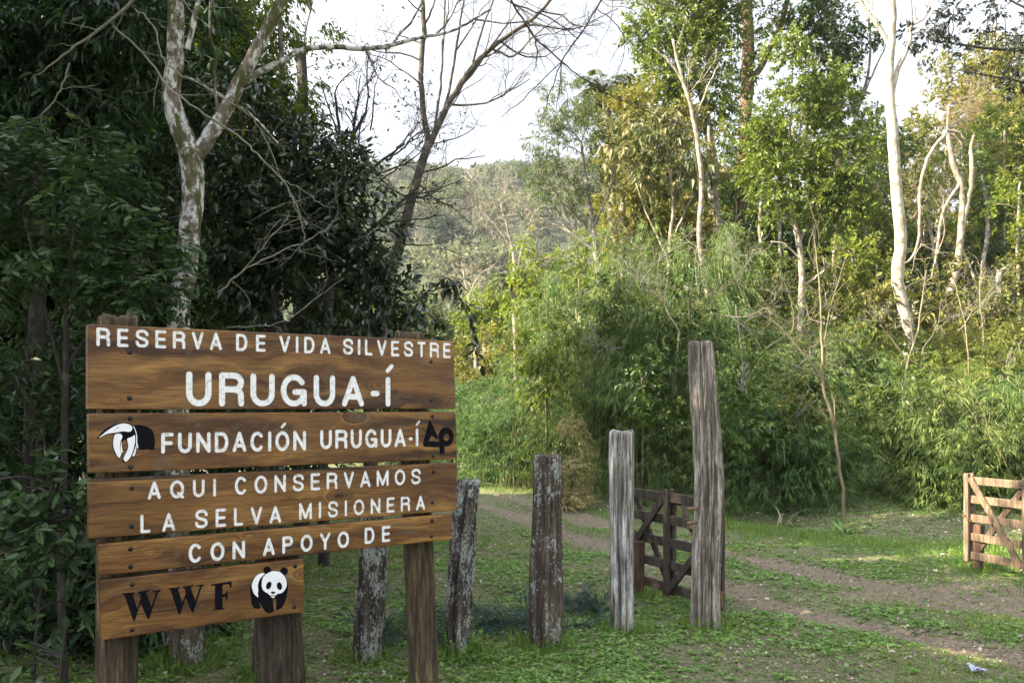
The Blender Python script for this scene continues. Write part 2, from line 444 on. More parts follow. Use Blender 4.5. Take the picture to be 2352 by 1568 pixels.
M['leaf_hillgrey'] = leafmat('bare_hill_twigs', [(.12, .115, .085), (.17, .16, .12), (.22, .205, .16)], .7, .1, .2)
M['leaf_spray'] = leafmat('single_blade', [(.2, .19, .12), (.3, .28, .2)], .5, .2)
M['grass'] = leafmat('grass_blades', [(.055, .105, .016), (.095, .170, .026), (.145, .225, .040), (.25, .25, .09)], .5, .3)
M['cover'] = leafmat('ground_cover_leaves', [(.05, .105, .025), (.10, .19, .042), (.155, .26, .065), (.23, .33, .11)], .45, .25)
M['litter'] = leafmat('dead_leaf_litter', [(.10, .075, .055), (.19, .15, .11), (.31, .26, .20), (.48, .43, .37)], .8, .1)
M['straw'] = leafmat('dry_straw', [(.14, .105, .065), (.22, .17, .11), (.32, .26, .18)], .8, .1)

M['bark_moss'] = barkmat('pale_bark_with_moss', (.17, .14, .10), (.05, .038, .026), (.52, .51, .50), .50, (.055, .06, .012), .495, 1.9)
M['bark_pale'] = barkmat('pale_smooth_bark', (.175, .145, .105), (.08, .064, .046), (.26, .23, .18), .5, None, .6, 1.2)
M['bark_white'] = barkmat('white_bark', (.25, .215, .165), (.11, .09, .065), (.34, .30, .245), .47, None, .6, 1.0)
M['bark_dark'] = barkmat('dark_bark', (.036, .029, .023), (.012, .010, .009), (.075, .066, .052), .58, None, .6, 1.2)
M['bark_brown'] = barkmat('reddish_brown_bark', (.13, .075, .042), (.05, .03, .02), (.18, .12, .075), .55, (.06, .07, .02), .62)
M['bark_grey'] = barkmat('grey_bark', (.16, .14, .115), (.06, .05, .042), (.30, .28, .25), .55)
M['twig'] = barkmat('pale_dead_twigs', (.21, .195, .155), (.10, .088, .068))
M['twig_dark'] = barkmat('dark_twigs', (.035, .03, .027), (.015, .013, .012))
M['bark_lean'] = barkmat('brown_grey_bark', (.075, .062, .047), (.026, .021, .017), (.13, .115, .09), .56, None, .6, 1.4)
M['sap'] = barkmat('greenish_sapling_bark', (.20, .17, .10), (.10, .085, .05))
M['culm'] = barkmat('bamboo_culm', (.14, .14, .06), (.06, .07, .03))
M['palmtrunk'] = barkmat('palm_trunk', (.22, .19, .15), (.10, .08, .06))

# ------------------------------------------------------------------ terrain
def rutpts(l): return np.array([[(px - CX) / (py - HY) * HC, F * HC / (py - HY)] for px, py in l])
RUT1 = np.vstack([[-9, 19.6], [-4.5, 18.6], [-2.2, 17.6], rutpts([(1102, 1159), (1218, 1195), (1304, 1224), (1396, 1257), (1668, 1344), (1794, 1386), (1935, 1421), (2110, 1464), (2352, 1520)]), [4.6, 4.4], [6.5, 1.5]])
RUT2 = np.vstack([[-9, 21.6], [-4.0, 20.8], [-1.6, 19.8], rutpts([(1141, 1138), (1215, 1156), (1304, 1173), (1396, 1206), (1675, 1277), (1879, 1312), (2111, 1369), (2352, 1411)]), [5.6, 6.2], [8.0, 3.0]])
def polydist(x, y, pl):
    best = np.full(x.shape, 1e9)
    for a, b in zip(pl[:-1], pl[1:]):
        ab = b - a; t = np.clip(((x - a[0]) * ab[0] + (y - a[1]) * ab[1]) / (ab @ ab), 0, 1)
        best = np.minimum(best, np.hypot(x - a[0] - t * ab[0], y - a[1] - t * ab[1]))
    return best
def rutmask(x, y):
    w = .235 + .18 * (vnoise(np.stack([x * 1.3, y * 1.3, x * 0], -1).reshape(-1, 3)).reshape(x.shape) - .5) * 2
    d = np.minimum(polydist(x, y, RUT1), polydist(x, y, RUT2))
    dry = np.clip(1.25 - np.hypot((x - 4.2) / 1.2, (y - 8.6) / .8), 0, .5)
    return np.maximum(np.clip(1.15 - d / (w * 1.22), 0, 1), dry)
def sstep(a, b, v):
    t = np.clip((v - a) / (b - a), 0, 1); return t * t * (3 - 2 * t)
def ground_z(x, y, fine=True):
    x = np.asarray(x, float); y = np.asarray(y, float)
    yb = np.interp(x, [-30, -3, .2, 3.5, 5, 7, 10, 20], [25, 23.5, 20.8, 14.6, 12.4, 11.9, 11.2, 9.5])
    s = np.clip((y - yb) * .85, 0, None)
    up = .11 * np.minimum(s, 3) + .335 * np.clip(s - 3, 0, None)
    up = 14 * (1 - np.exp(-up / 14))
    z = up * sstep(-2.5, 4.5, x)
    z = z + .12 * np.clip(-2.6 - x, 0, 8) * sstep(3, 7, y)
    if fine:
        q = np.stack([x, y, x * 0], -1).reshape(-1, 3)
        z = z + ((vnoise(q * .55) - .5) * .10 + (vnoise(q * 1.9 + 9) - .5) * .035 + (vnoise(q * 6 + 3) - .5) * .015).reshape(x.shape) * sstep(2, 6, np.hypot(x, y)) 
        z = z - .035 * rutmask(x, y)
    return z
def gz(x, y): return float(ground_z(np.array([x]), np.array([y]))[0])

def groundmat():
    m, nt, b = newmat('forest_track_ground')
    v = coords(nt)
    big = noise(nt, v, .9, 4, .6); mid = noise(nt, v, 4.5, 5, .65); fin = noise(nt, v, 34, 5, .7)
    soil = ramp(nt, fin, [(.3, (.065, .050, .036)), (.48, (.17, .138, .102)), (.68, (.36, .31, .245))])
    green = ramp(nt, fin, [(.3, (.024, .044, .010)), (.52, (.075, .125, .026)), (.72, (.17, .20, .07))])
    s = nd(nt, 'ShaderNodeMath', {0: big, 1: mid}, operation='ADD').outputs[0]
    c = mix(nt, ramp(nt, s, [(.47, (0, 0, 0)), (.62, (.55, .55, .55))]), soil, green)
    c = mix(nt, ramp(nt, noise(nt, v, 13, 4, .7), [(.56, (0, 0, 0)), (.68, (.55, .55, .55))]), c, (.15, .115, .08))
    at = nd(nt, 'ShaderNodeAttribute', attribute_name='rut')
    m2 = noise(nt, v, 11, 5, .75)
    rs = nd(nt, 'ShaderNodeMath', {0: at.outputs['Fac'], 1: m2}, operation='ADD').outputs[0]
    rc = ramp(nt, fin, [(.3, (.078, .062, .044)), (.52, (.185, .150, .105)), (.72, (.33, .28, .205))])
    c = mix(nt, ramp(nt, rs, [(.78, (0, 0, 0)), (1.0, (1, 1, 1))]), c, rc)
    nt.links.new(c, b.inputs['Base Color']); b.inputs['Roughness'].default_value = .95
    b.inputs['Specular IOR Level'].default_value = .15
    nt.links.new(bump(nt, fin, .9, .03), b.inputs['Normal'])
    return m
def grid(name, xs, ys, zf, mat, attr=None):
    X, Y = np.meshgrid(xs, ys); Z = zf(X, Y)
    nx, ny = len(xs), len(ys)
    i = (np.arange(ny - 1)[:, None] * nx + np.arange(nx - 1)[None]).ravel()
    mb = MB(); mb.add(np.stack([X, Y, Z], -1).reshape(-1, 3), np.stack([i, i + 1, i + nx + 1, i + nx], 1))
    o = mb.build(name, mat, smooth=True)
    if attr is not None:
        a = o.data.attributes.new('rut', 'FLOAT', 'POINT'); a.data.foreach_set('value', attr(X, Y).astype(np.float32).ravel())
    return o
xs = np.unique(np.concatenate([np.linspace(-900, -60, 14), np.linspace(-60, -8, 40), np.linspace(-8, 10, 240), np.linspace(10, 60, 45), np.linspace(60, 900, 14)]))
ys = np.unique(np.concatenate([np.linspace(-300, -10, 12), np.linspace(-10, 3.5, 28), np.linspace(3.5, 21, 240), np.linspace(21, 70, 60), np.linspace(70, 1500, 16)]))
g = grid('ground', xs, ys, ground_z, groundmat(), rutmask); tag(g, kind='structure')

def hill_z(x, y):
    r = .62 * np.clip(y - 118, 0, None); r = 130 * (1 - np.exp(-r / 130))
    q = np.stack([x, y, x * 0], -1).reshape(-1, 3)
    n = ((vnoise(q * .012 + 5) - .5) * 18 + (vnoise(q * .035 + 2) - .5) * 7).reshape(x.shape)
    side = -.10 * np.abs(x + 8) * sstep(90, 300, y) * sstep(30, 120, np.abs(x + 8))
    return -4 + r + (n + side) * sstep(110, 180, y)
hm, nt, b = newmat('shade_toned_hill_ground')  # hill ground painted dark so gaps between its trees read as shade
nt.links.new(ramp(nt, noise(nt, coords(nt), .12, 5, .65), [(.35, (.014, .024, .010)), (.65, (.035, .046, .020))]), b.inputs['Base Color']); b.inputs['Roughness'].default_value = 1
hl = grid('hill', np.linspace(-260, 260, 90), np.linspace(62, 360, 70), hill_z, hm); tag(hl, kind='structure')

# ------------------------------------------------------------------ the sign
DL, DR = 4.2, 5.33
XL = (202 - CX) / F * DL; XR = (1045 - CX) / F * DR
U = unit(A(XR - XL, DR - DL)); ROT = math.atan2(U[1], U[0])
def splane(px, py, y=0.0):
    """pixel on the boards' front -> local (along, up)"""
    nx, ny = U[1], -U[0]
    a = (px - CX) / F
    d = (XL * nx + DL * ny) / (a * nx + ny)
    s = (a * d - XL) * U[0] + (d - DL) * U[1]
    return A(s, HC - (py - HY) / F * d)
K = .91875
def z1(x, y): return ((180 + x / 3.92) * K, (760 + y / 3.92) * K)
def z2(x, y): return ((680 + x / 3.92) * K, (760 + y / 3.92) * K)
def z3(x, y): return ((180 + x / 2.765) * K, (1140 + y / 2.765) * K)
def z4(x, y): return ((680 + x / 2.765) * K, (1140 + y / 2.765) * K)
def za(x, y): return ((240 + x / 12.06) * K, (1040 + y / 12.06) * K)
def zp(x, y): return ((610 + x / 9.227) * K, (1390 + y / 9.227) * K)

sign = thing('reserve_sign', 'five board varnished wooden sign with white routed lettering on round log posts', 'sign', (XL, DL, 0), rz=ROT)

def arc(cx, cy, rx, ry, a0, a1, n=12):
    t = np.radians(np.linspace(a0, a1, n)); return [(cx + rx * math.cos(q), cy + ry * math.sin(q)) for q in t]
BOWL = arc(.62, .75, .38, .25, 90, -90, 9)
GL = {
 'R': (.70, [[(0, 0), (0, 1)], [(0, 1)] + BOWL + [(0, .5)], [(.55, .5)] + arc(.68, .3, .30, .19, 80, 0, 6) + [(1, 0)]]),
 'E': (.60, [[(0, 0), (0, 1)], [(0, 1), (1, 1)], [(0, .5), (.92, .5)], [(0, 0), (1, 0)]]),
 'F': (.58, [[(0, 0), (0, 1)], [(0, 1), (1, 1)], [(0, .5), (.9, .5)]]),
 'S': (.70, [[(1, .76), (.92, .9), (.74, .985), (.5, 1), (.24, .975), (.07, .88), (.03, .74), (.1, .62), (.28, .54), (.5, .5), (.74, .45), (.93, .37), (1, .24), (.94, .1), (.76, .02), (.5, 0), (.24, .02), (.07, .1), (0, .25)]]),
 'V': (.68, [[(0, 1), (.5, 0)], [(.5, 0), (1, 1)]]),
 'A': (.70, [[(0, 0), (.5, 1)], [(.5, 1), (1, 0)], [(.17, .28), (.83, .28)]]),
 'D': (.68, [[(0, 0), (0, 1)], [(0, 1), (.45, 1)] + arc(.5, .5, .5, .5, 85, -85, 14) + [(.45, 0), (0, 0)]]),
 'I': (0, [[(0, 0), (0, 1)]]),
 'L': (.54, [[(0, 1), (0, 0)], [(0, 0), (1, 0)]]),
 'T': (.62, [[(0, 1), (1, 1)], [(.5, 1), (.5, 0)]]),
 'U': (.66, [[(0, 1)] + arc(.5, .36, .5, .36, 180, 360, 14) + [(1, 1)]]),
 'G': (.74, [arc(.5, .5, .5, .5, 38, 180, 12), arc(.5, .5, .5, .5, 180, 330, 12), [(.55, .44), (1, .44)], [(1, .44), (1, 0)]]),
 'C': (.72, [arc(.5, .5, .5, .5, 42, 180, 12), arc(.5, .5, .5, .5, 180, 318, 12)]),
 'O': (.76, [arc(.5, .5, .5, .5, -4, 184, 16), arc(.5, .5, .5, .5, 176, 364, 16)]),
 'Q': (.78, [arc(.5, .5, .5, .5, -4, 184, 16), arc(.5, .5, .5, .5, 176, 364, 16), [(.62, .24), (1, -.03)]]),
 'N': (.70, [[(0, 0), (0, 1)], [(0, 1), (1, 0)], [(1, 0), (1, 1)]]),
 'M': (.84, [[(0, 0), (0, 1)], [(0, 1), (.5, .05)], [(.5, .05), (1, 1)], [(1, 1), (1, 0)]]),
 'P': (.66, [[(0, 0), (0, 1)], [(0, 1)] + BOWL + [(0, .5)]]),
 'Y': (.68, [[(0, 1), (.5, .46)], [(1, 1), (.5, .46)], [(.5, .5), (.5, 0)]]),
 '-': (.26, [[(0, .42), (1, .42)]]),
}
def outline(pl, w):
    """closed outline of a round-ended stroke"""
    p = np.array(pl, float); keep = np.concatenate([[True], np.linalg.norm(np.diff(p, axis=0), axis=1) > 1e-6]); p = p[keep]
    t = np.empty_like(p); t[1:-1] = unit(p[2:] - p[:-2]); t[0] = unit(p[1] - p[0]); t[-1] = unit(p[-1] - p[-2])
    n = np.stack([-t[:, 1], t[:, 0]], 1) * w / 2
    def cap(c, d):
        a0 = math.atan2(d[1], d[0]); return [c + w / 2 * A(math.cos(a0 + q), math.sin(a0 + q)) for q in np.radians([60, 30, 0, -30, -60])]
    left = list(p + n); right = list((p - n)[::-1])
    return np.array(left + cap(p[-1], t[-1]) + right + cap(p[0], -t[0]))
def glyph_strokes(ch, s0, s1, zb, h, w):
    """stroke polylines of one letter in board coordinates; zb, h = functions of s"""
    acc = ch in 'ÓÍ'; base = {'Ó': 'O', 'Í': 'I'}.get(ch, ch)
    out = []
    for st in GL[base][1]:
        q = []
        for gx, gy in st:
            s = (s0 + s1) / 2 if s1 - s0 < w * 1.05 else s0 + w / 2 + gx * (s1 - s0 - w)
            hh = h(s); q.append((s, zb(s) + w / 2 + gy * (hh - w)))
        out.append((q, w))
    if acc:
        s = (s0 + s1) / 2; hh = h(s); out.append(([(s - .02 * hh, zb(s) + hh * 1.2), (s + .13 * hh, zb(s) + hh * 1.36)], w * .8))
    return out
def word(txt, bl, br, tl, tr, wf=.185, boxes=None):
    """bl.. = pixel corners of the word (base left, base right, top left, top right)"""
    a, bb, c, d = splane(*bl), splane(*br), splane(*tl), splane(*tr)
    zb = lambda s: a[1] + (bb[1] - a[1]) * (s - a[0]) / (bb[0] - a[0])
    h = lambda s: (c[1] + (d[1] - c[1]) * (s - c[0]) / (d[0] - c[0])) - zb(s)
    hm_ = h((a[0] + bb[0]) / 2); w = wf * hm_; out = []
    if boxes is None:
        ws = [max(GL[{'Ó': 'O', 'Í': 'I'}.get(ch, ch)][0] * hm_, w) for ch in txt]
        gap = (bb[0] - a[0] - sum(ws)) / max(1, len(txt) - 1)
        s = a[0]
        for ch, wd in zip(txt, ws):
            out += glyph_strokes(ch, s, s + wd, zb, h, w); s += wd + gap
    else:
        for ch, (x0, x1) in zip(txt, boxes):
            y0 = bl[1] + (br[1] - bl[1]) * (x0 - bl[0]) / (br[0] - bl[0])
            out += glyph_strokes(ch, splane(x0, y0)[0], splane(x1, y0)[0], zb, h, w)
    return [out]

def prism(bm, poly, y0, y1):
    """polygon (s, z) extruded from depth y0 (front) to y1"""
    n = len(poly)
    f = [bm.verts.new((s, y0, z)) for s, z in poly]; k = [bm.verts.new((s, y1, z)) for s, z in poly]
    bm.faces.new(f); bm.faces.new(k[::-1])
    for i in range(n):
        j = (i + 1) % n; bm.faces.new((f[j], f[i], k[i], k[j]))
def bmobj(name, bm, mat, parent, recalc=True):
    if recalc: bmesh.ops.recalc_face_normals(bm, faces=bm.faces)
    me = bpy.data.meshes.new(name); bm.to_mesh(me); bm.free()
    return link(name, me, mat, parent)

GROOVE = .009
def plank(corners, thick, strokes):
    tl, tr, br, bl = [splane(*c) for c in corners]
    bm = bmesh.new(); prism(bm, [tl, tr, br, bl], 0.0, thick)
    bmesh.ops.recalc_face_normals(bm, faces=bm.faces)
    bmesh.ops.bevel(bm, geom=list(bm.edges), offset=.007, segments=3, affect='EDGES', profile=.6)
    me = bpy.data.meshes.new('plank'); bm.to_mesh(me); bm.free()
    o = link('plank', me, M['plank'], sign)
    if strokes:
        words = strokes; strokes = [q for wd in words for q in wd]
        cb = bmesh.new()
        for i, (q, w) in enumerate(strokes): prism(cb, outline(q, w), -.03 - i * 1e-5, GROOVE + (i % 7) * .00008)
        bmesh.ops.recalc_face_normals(cb, faces=cb.faces)
        cme = bpy.data.meshes.new('cut'); cb.to_mesh(cme); cb.free()
        co = bpy.data.objects.new('cut', cme); COL.objects.link(co); co.parent = sign
        md = o.modifiers.new('rout', 'BOOLEAN'); md.object = co; md.solver = 'EXACT'; md.use_self = True; md.operation = 'DIFFERENCE'
        bpy.context.view_layer.update()
        dg = bpy.context.evaluated_depsgraph_get()
        nm = bpy.data.meshes.new_from_object(o.evaluated_get(dg))
        o.modifiers.clear()
        if len(nm.polygons) > 50: o.data = nm
        bpy.data.objects.remove(co); bpy.data.meshes.remove(cme)
        for wd in words:
            lb = bmesh.new()
            for i, (q, w) in enumerate(wd): prism(lb, outline(q, w * .97), .0022 + (i % 9) * .00012, GROOVE + .004)
            bmobj('lettering', lb, M['white'], o)
    return o
def screws(parent, pxs):
    for px, py in pxs:
        c = splane(px, py); bm = bmesh.new()
        bmesh.ops.create_uvsphere(bm, u_segments=12, v_segments=8, radius=.0115)
        bmesh.ops.scale(bm, vec=(1, .55, 1), verts=bm.verts); bmesh.ops.translate(bm, vec=(c[0], -.001, c[1]), verts=bm.verts)
        o = bmobj('screw', bm, M['iron'], parent)
        for p_ in o.data.polygons: p_.use_smooth = True
def emblem(name, mat, parent, polys, y0):
    bm = bmesh.new()
    for i, pl in enumerate(polys): prism(bm, [tuple(splane(*q)) for q in pl], y0 - i * .00015, .004)
    return bmobj(name, bm, mat, parent)
def rnd_poly(pts, n=3):
    """closed smooth outline through pts"""
    p = np.array(pts, float); k = len(p); out = []
    for i in range(k):
        p0, p1, p2, p3 = p[i - 1], p[i], p[(i + 1) % k], p[(i + 2) % k]
        for f in np.linspace(0, 1, n, endpoint=False):
            out.append(.5 * (2 * p1 + (p2 - p0) * f + (2 * p0 - 5 * p1 + 4 * p2 - p3) * f * f + (3 * p1 - p0 - 3 * p2 + p3) * f ** 3))
    return out
def ell(cx, cy, rx, ry, tilt=0, n=24):
    t = np.linspace(0, 2 * math.pi, n, endpoint=False); c, s = math.cos(math.radians(tilt)), math.sin(math.radians(tilt))
    return [(cx + rx * math.cos(q) * c - ry * math.sin(q) * s, cy + rx * math.cos(q) * s + ry * math.sin(q) * c) for q in t]
def mp(fn, pts): return [fn(*q) for q in pts]

TH = .055
# board 1
def lerp_y(x, x0, y0, x1, y1): return y0 + (y1 - y0) * (x - x0) / (x1 - x0)
def w1(txt, xl, xr):
    b = lambda x: lerp_y(x, 221.6, 794.4, 1036, 822.5); t = lambda x: lerp_y(x, 221.6, 751.0, 1036, 787.0)
    return word(txt, (xl, b(xl)), (xr, b(xr)), (xl, t(xl)), (xr, t(xr)))
st = w1('RESERVA', 221, 510.5) + w1('DE', 542, 611) + w1('VIDA', 641.5, 760) + w1('SILVESTRE', 787.5, 1036)
st += word('URUGUA-Í', (427.2, 933), (897.8, 933.5), (427.2, 851.5), (897.8, 865), .19,
           [(427.2, 486.5), (502.9, 561.5), (575.1, 631.8), (644.7, 705.6), (720.4, 770.5), (785.3, 836.9), (850.9, 872.7), (885.6, 898.2)])
p1 = plank([(202, 744), (1043, 783), (1047, 939), (202, 940)], TH, st)
screws(p1, [z1(565, 470), z1(563, 918), z2(1558, 565), z2(1563, 940)])
# board 2
st = word('FUNDACIÓN', (370, 1041.5), (703.5, 1034.5), (370, 993), (703.5, 988.5)) + word('URUGUA-Í', (735.4, 1031.5), (961.6, 1025), (735.4, 986.5), (961.6, 983))
p2 = plank([(204, 949), (1047, 945), (1050, 1054), (205, 1087)], TH, st)
screws(p2, [z1(570, 1118), z3(405, 75), z2(1572, 1098), z2(1578, 1480)])
blackA = [(20, 665), (90, 585), (200, 455), (380, 325), (560, 250), (700, 205), (850, 190), (1000, 205), (1085, 250), (1160, 380), (1200, 560), (1195, 800), (1215, 890), (1220, 1000), (1200, 1130), (1150, 1210), (1090, 1220), (1070, 1190), (1040, 1260), (960, 1350), (890, 1390), (800, 1375), (790, 1350), (820, 1250), (880, 1130), (940, 980), (945, 850), (920, 750), (870, 700), (820, 720), (790, 790), (790, 900), (810, 1020), (805, 1090), (790, 1120), (770, 1130), (785, 1220), (750, 1230), (700, 1270), (650, 1260), (600, 1180), (530, 1040), (495, 900), (490, 780), (510, 640), (545, 550), (420, 535), (290, 575), (180, 630), (60, 690)]
backA = [(1150, 275), (1300, 265), (1450, 285), (1600, 345), (1700, 430), (1750, 550), (1775, 700), (1770, 880), (1750, 1010), (1650, 1020), (1520, 985), (1400, 1020), (1300, 990), (1265, 960), (1255, 880), (1240, 760), (1230, 600), (1200, 430), (1155, 310)]
whiteA = [[(75, 655), (200, 545), (330, 440), (480, 340), (640, 260), (780, 220), (900, 220), (1020, 255), (1085, 320), (1085, 390), (1050, 450), (960, 470), (870, 455), (780, 455), (680, 475), (540, 500), (430, 510), (300, 545), (180, 605)],
 [(570, 550), (650, 525), (740, 530), (785, 590), (780, 660), (745, 740), (720, 850), (720, 960), (735, 1060), (760, 1130), (740, 1180), (720, 1240), (680, 1245), (640, 1200), (570, 1060), (525, 920), (515, 780), (535, 650)],
 [(775, 765), (750, 830), (735, 960), (750, 1080), (775, 1100), (800, 1080), (785, 980), (772, 880)],
 [(1165, 570), (1175, 700), (1165, 820), (1130, 980), (1080, 1130), (1010, 1260), (930, 1350), (880, 1365), (835, 1310), (830, 1260), (890, 1130), (950, 1000), (965, 870), (940, 720), (950, 670), (1050, 630), (1110, 600)],
 [(1195, 890), (1180, 960), (1130, 1100), (1095, 1190), (1140, 1195), (1180, 1130), (1205, 1010), (1210, 920)],
 [(1112, 300), (1150, 330), (1200, 440), (1235, 600), (1235, 780), (1262, 880), (1262, 960), (1235, 940), (1205, 800), (1212, 600), (1178, 440)]]
em = emblem('anteater_emblem', M['black'], p2, [mp(za, blackA), mp(za, backA)], -.0012)
emblem('emblem_white', M['white2'], p2, [mp(za, rnd_poly(q)) for q in whiteA], -.0026)
emblem('emblem_eye', M['black'], p2, [mp(za, ell(640, 345, 26, 16, 10, 12)), mp(za, ell(557, 403, 15, 12, 0, 10))], -.0042)
ring_o = np.array(ell(1706, 1298, 74, 94)); ring_i = np.array(ell(1708, 1303, 29, 36))
tri = [(1545, 1122), (1478, 1365), (1490, 1395), (1640, 1402), (1640, 1342), (1533, 1342), (1563, 1285), (1610, 1320), (1632, 1318)]
quads = [[tuple(ring_o[i]), tuple(ring_o[(i + 1) % 24]), tuple(ring_i[(i + 1) % 24]), tuple(ring_i[i])] for i in range(24)]
bm = bmesh.new()
prism(bm, [tuple(splane(*z2(*q))) for q in tri], -.0012, .004)
prism(bm, [tuple(splane(*z2(*q))) for q in [(1642, 1300), (1642, 1470), (1690, 1462), (1690, 1370)]], -.0016, .004)
for q in quads: prism(bm, [tuple(splane(*z2(*v))) for v in q], -.0014, .004)
bmobj('monogram_emblem', bm, M['black'], p2)
# board 3
st = word('AQUI', (339.2, 1147), (496.7, 1139.5), (339.2, 1104.5), (496.7, 1098.5), .175) + word('CONSERVAMOS', (539.2, 1136.5), (967, 1111), (539.2, 1094), (967, 1075), .175)
st += word('LA', (322.2, 1224), (403, 1218.5), (322.2, 1181), (403, 1176.5), .175) + word('SELVA', (447.8, 1213.5), (646.5, 1200), (447.8, 1170), (646.5, 1160), .175) + word('MISIONERA', (686.9, 1194), (977, 1170), (686.9, 1154.5), (977, 1136.5), .175)
p3 = plank([(205, 1100), (1050, 1062), (1050, 1172), (205, 1238)], TH, st)
screws(p3, [z3(412, 220), z3(412, 482), z4(1115, 107), z4(1108, 317)])
# board 4
st = word('CON', (432.9, 1293), (563.4, 1282), (432.9, 1248), (563.4, 1240)) + word('APOYO', (604, 1276.5), (802.5, 1256.5), (604, 1235), (802.5, 1218)) + word('DE', (837.4, 1249), (897.2, 1243), (837.4, 1211), (897.2, 1206))
p4 = plank([(227, 1249), (1038, 1179), (1038, 1238.5), (228, 1322.5)], TH * .9, st)
screws(p4, [z3(405, 640), z3(405, 762), z4(1105, 445), z4(1103, 552)])
# board 5
p5 = plank([(230, 1331.5), (698, 1282.6), (699, 1404.6), (235, 1470)], TH, None)
screws(p5, [z3(415, 884), z3(415, 1197), z3(1542, 757), z3(1535, 1040)])
W1 = [(345, 950), (362, 957), (424, 1135), (434, 1135), (475, 1015), (522, 1122), (533, 1122), (594, 940), (612, 930), (612, 922), (556, 928), (556, 936), (582, 937), (548, 1040), (512, 940), (532, 933), (532, 926), (455, 934), (455, 942), (470, 950), (476, 985), (450, 1050), (418, 952), (434, 945), (434, 938), (345, 946)]
W2 = [(665 + (x - 345) * 247 / 267, 913 + (y - 948) * .96 - (x - 345) * .015) for x, y in W1]
FF = [(960, 885), (1103, 862), (1103, 908), (1095, 908), (1086, 880), (1040, 887), (1040, 955), (1060, 950), (1068, 930), (1075, 930), (1075, 990), (1067, 990), (1060, 968), (1040, 971), (1040, 1045), (1055, 1048), (1055, 1054), (972, 1064), (972, 1058), (988, 1052), (988, 895), (960, 892)]
emblem('lettering', M['black'], p5, [mp(z3, W1), mp(z3, W2), mp(z3, FF)], -.0012)
body = [(450, 375), (360, 400), (270, 450), (200, 550), (155, 680), (140, 780), (155, 920), (170, 1080), (210, 1160), (240, 1195), (320, 1205), (380, 1185), (360, 1080), (370, 1065), (400, 1120), (450, 1220), (510, 1290), (560, 1305), (660, 1285), (690, 1265), (680, 1150), (665, 1030), (660, 975), (700, 960), (745, 990), (745, 1100), (735, 1240), (800, 1230), (880, 1170), (940, 1060), (980, 930), (1005, 800), (1010, 680), (995, 570), (950, 460), (930, 430), (820, 370), (620, 350), (520, 420), (490, 420)]
emblem('panda_emblem', M['black'], p5, [mp(zp, body), mp(zp, ell(535, 322, 88, 92)), mp(zp, ell(925, 340, 88, 90))], -.0012)
emblem('emblem_white', M['white2'], p5, [mp(zp, rnd_poly(q)) for q in (
 [(455, 380), (360, 400), (270, 460), (210, 560), (178, 660), (190, 760), (230, 860), (310, 935), (325, 920), (315, 850), (325, 780), (315, 700), (325, 620), (370, 510), (465, 405)],
 [(620, 350), (520, 400), (450, 460), (415, 550), (405, 660), (430, 760), (490, 820), (550, 850), (590, 895), (660, 905), (730, 895), (770, 860), (850, 845), (920, 790), (970, 700), (980, 600), (950, 490), (900, 420), (830, 365), (720, 340)],
 [(612, 922), (655, 908), (715, 918), (695, 942), (655, 952)])], -.0026)
emblem('emblem_eye', M['black'], p5, [mp(zp, ell(566, 665, 56, 92, 22)), mp(zp, ell(812, 680, 58, 90, -10)), mp(zp, [(610, 825), (640, 806), (690, 806), (720, 825), (690, 850), (665, 862), (640, 850)]),
       mp(zp, [(600, 898), (655, 893), (720, 896), (740, 905), (700, 912), (655, 905), (620, 914)])], -.0042)

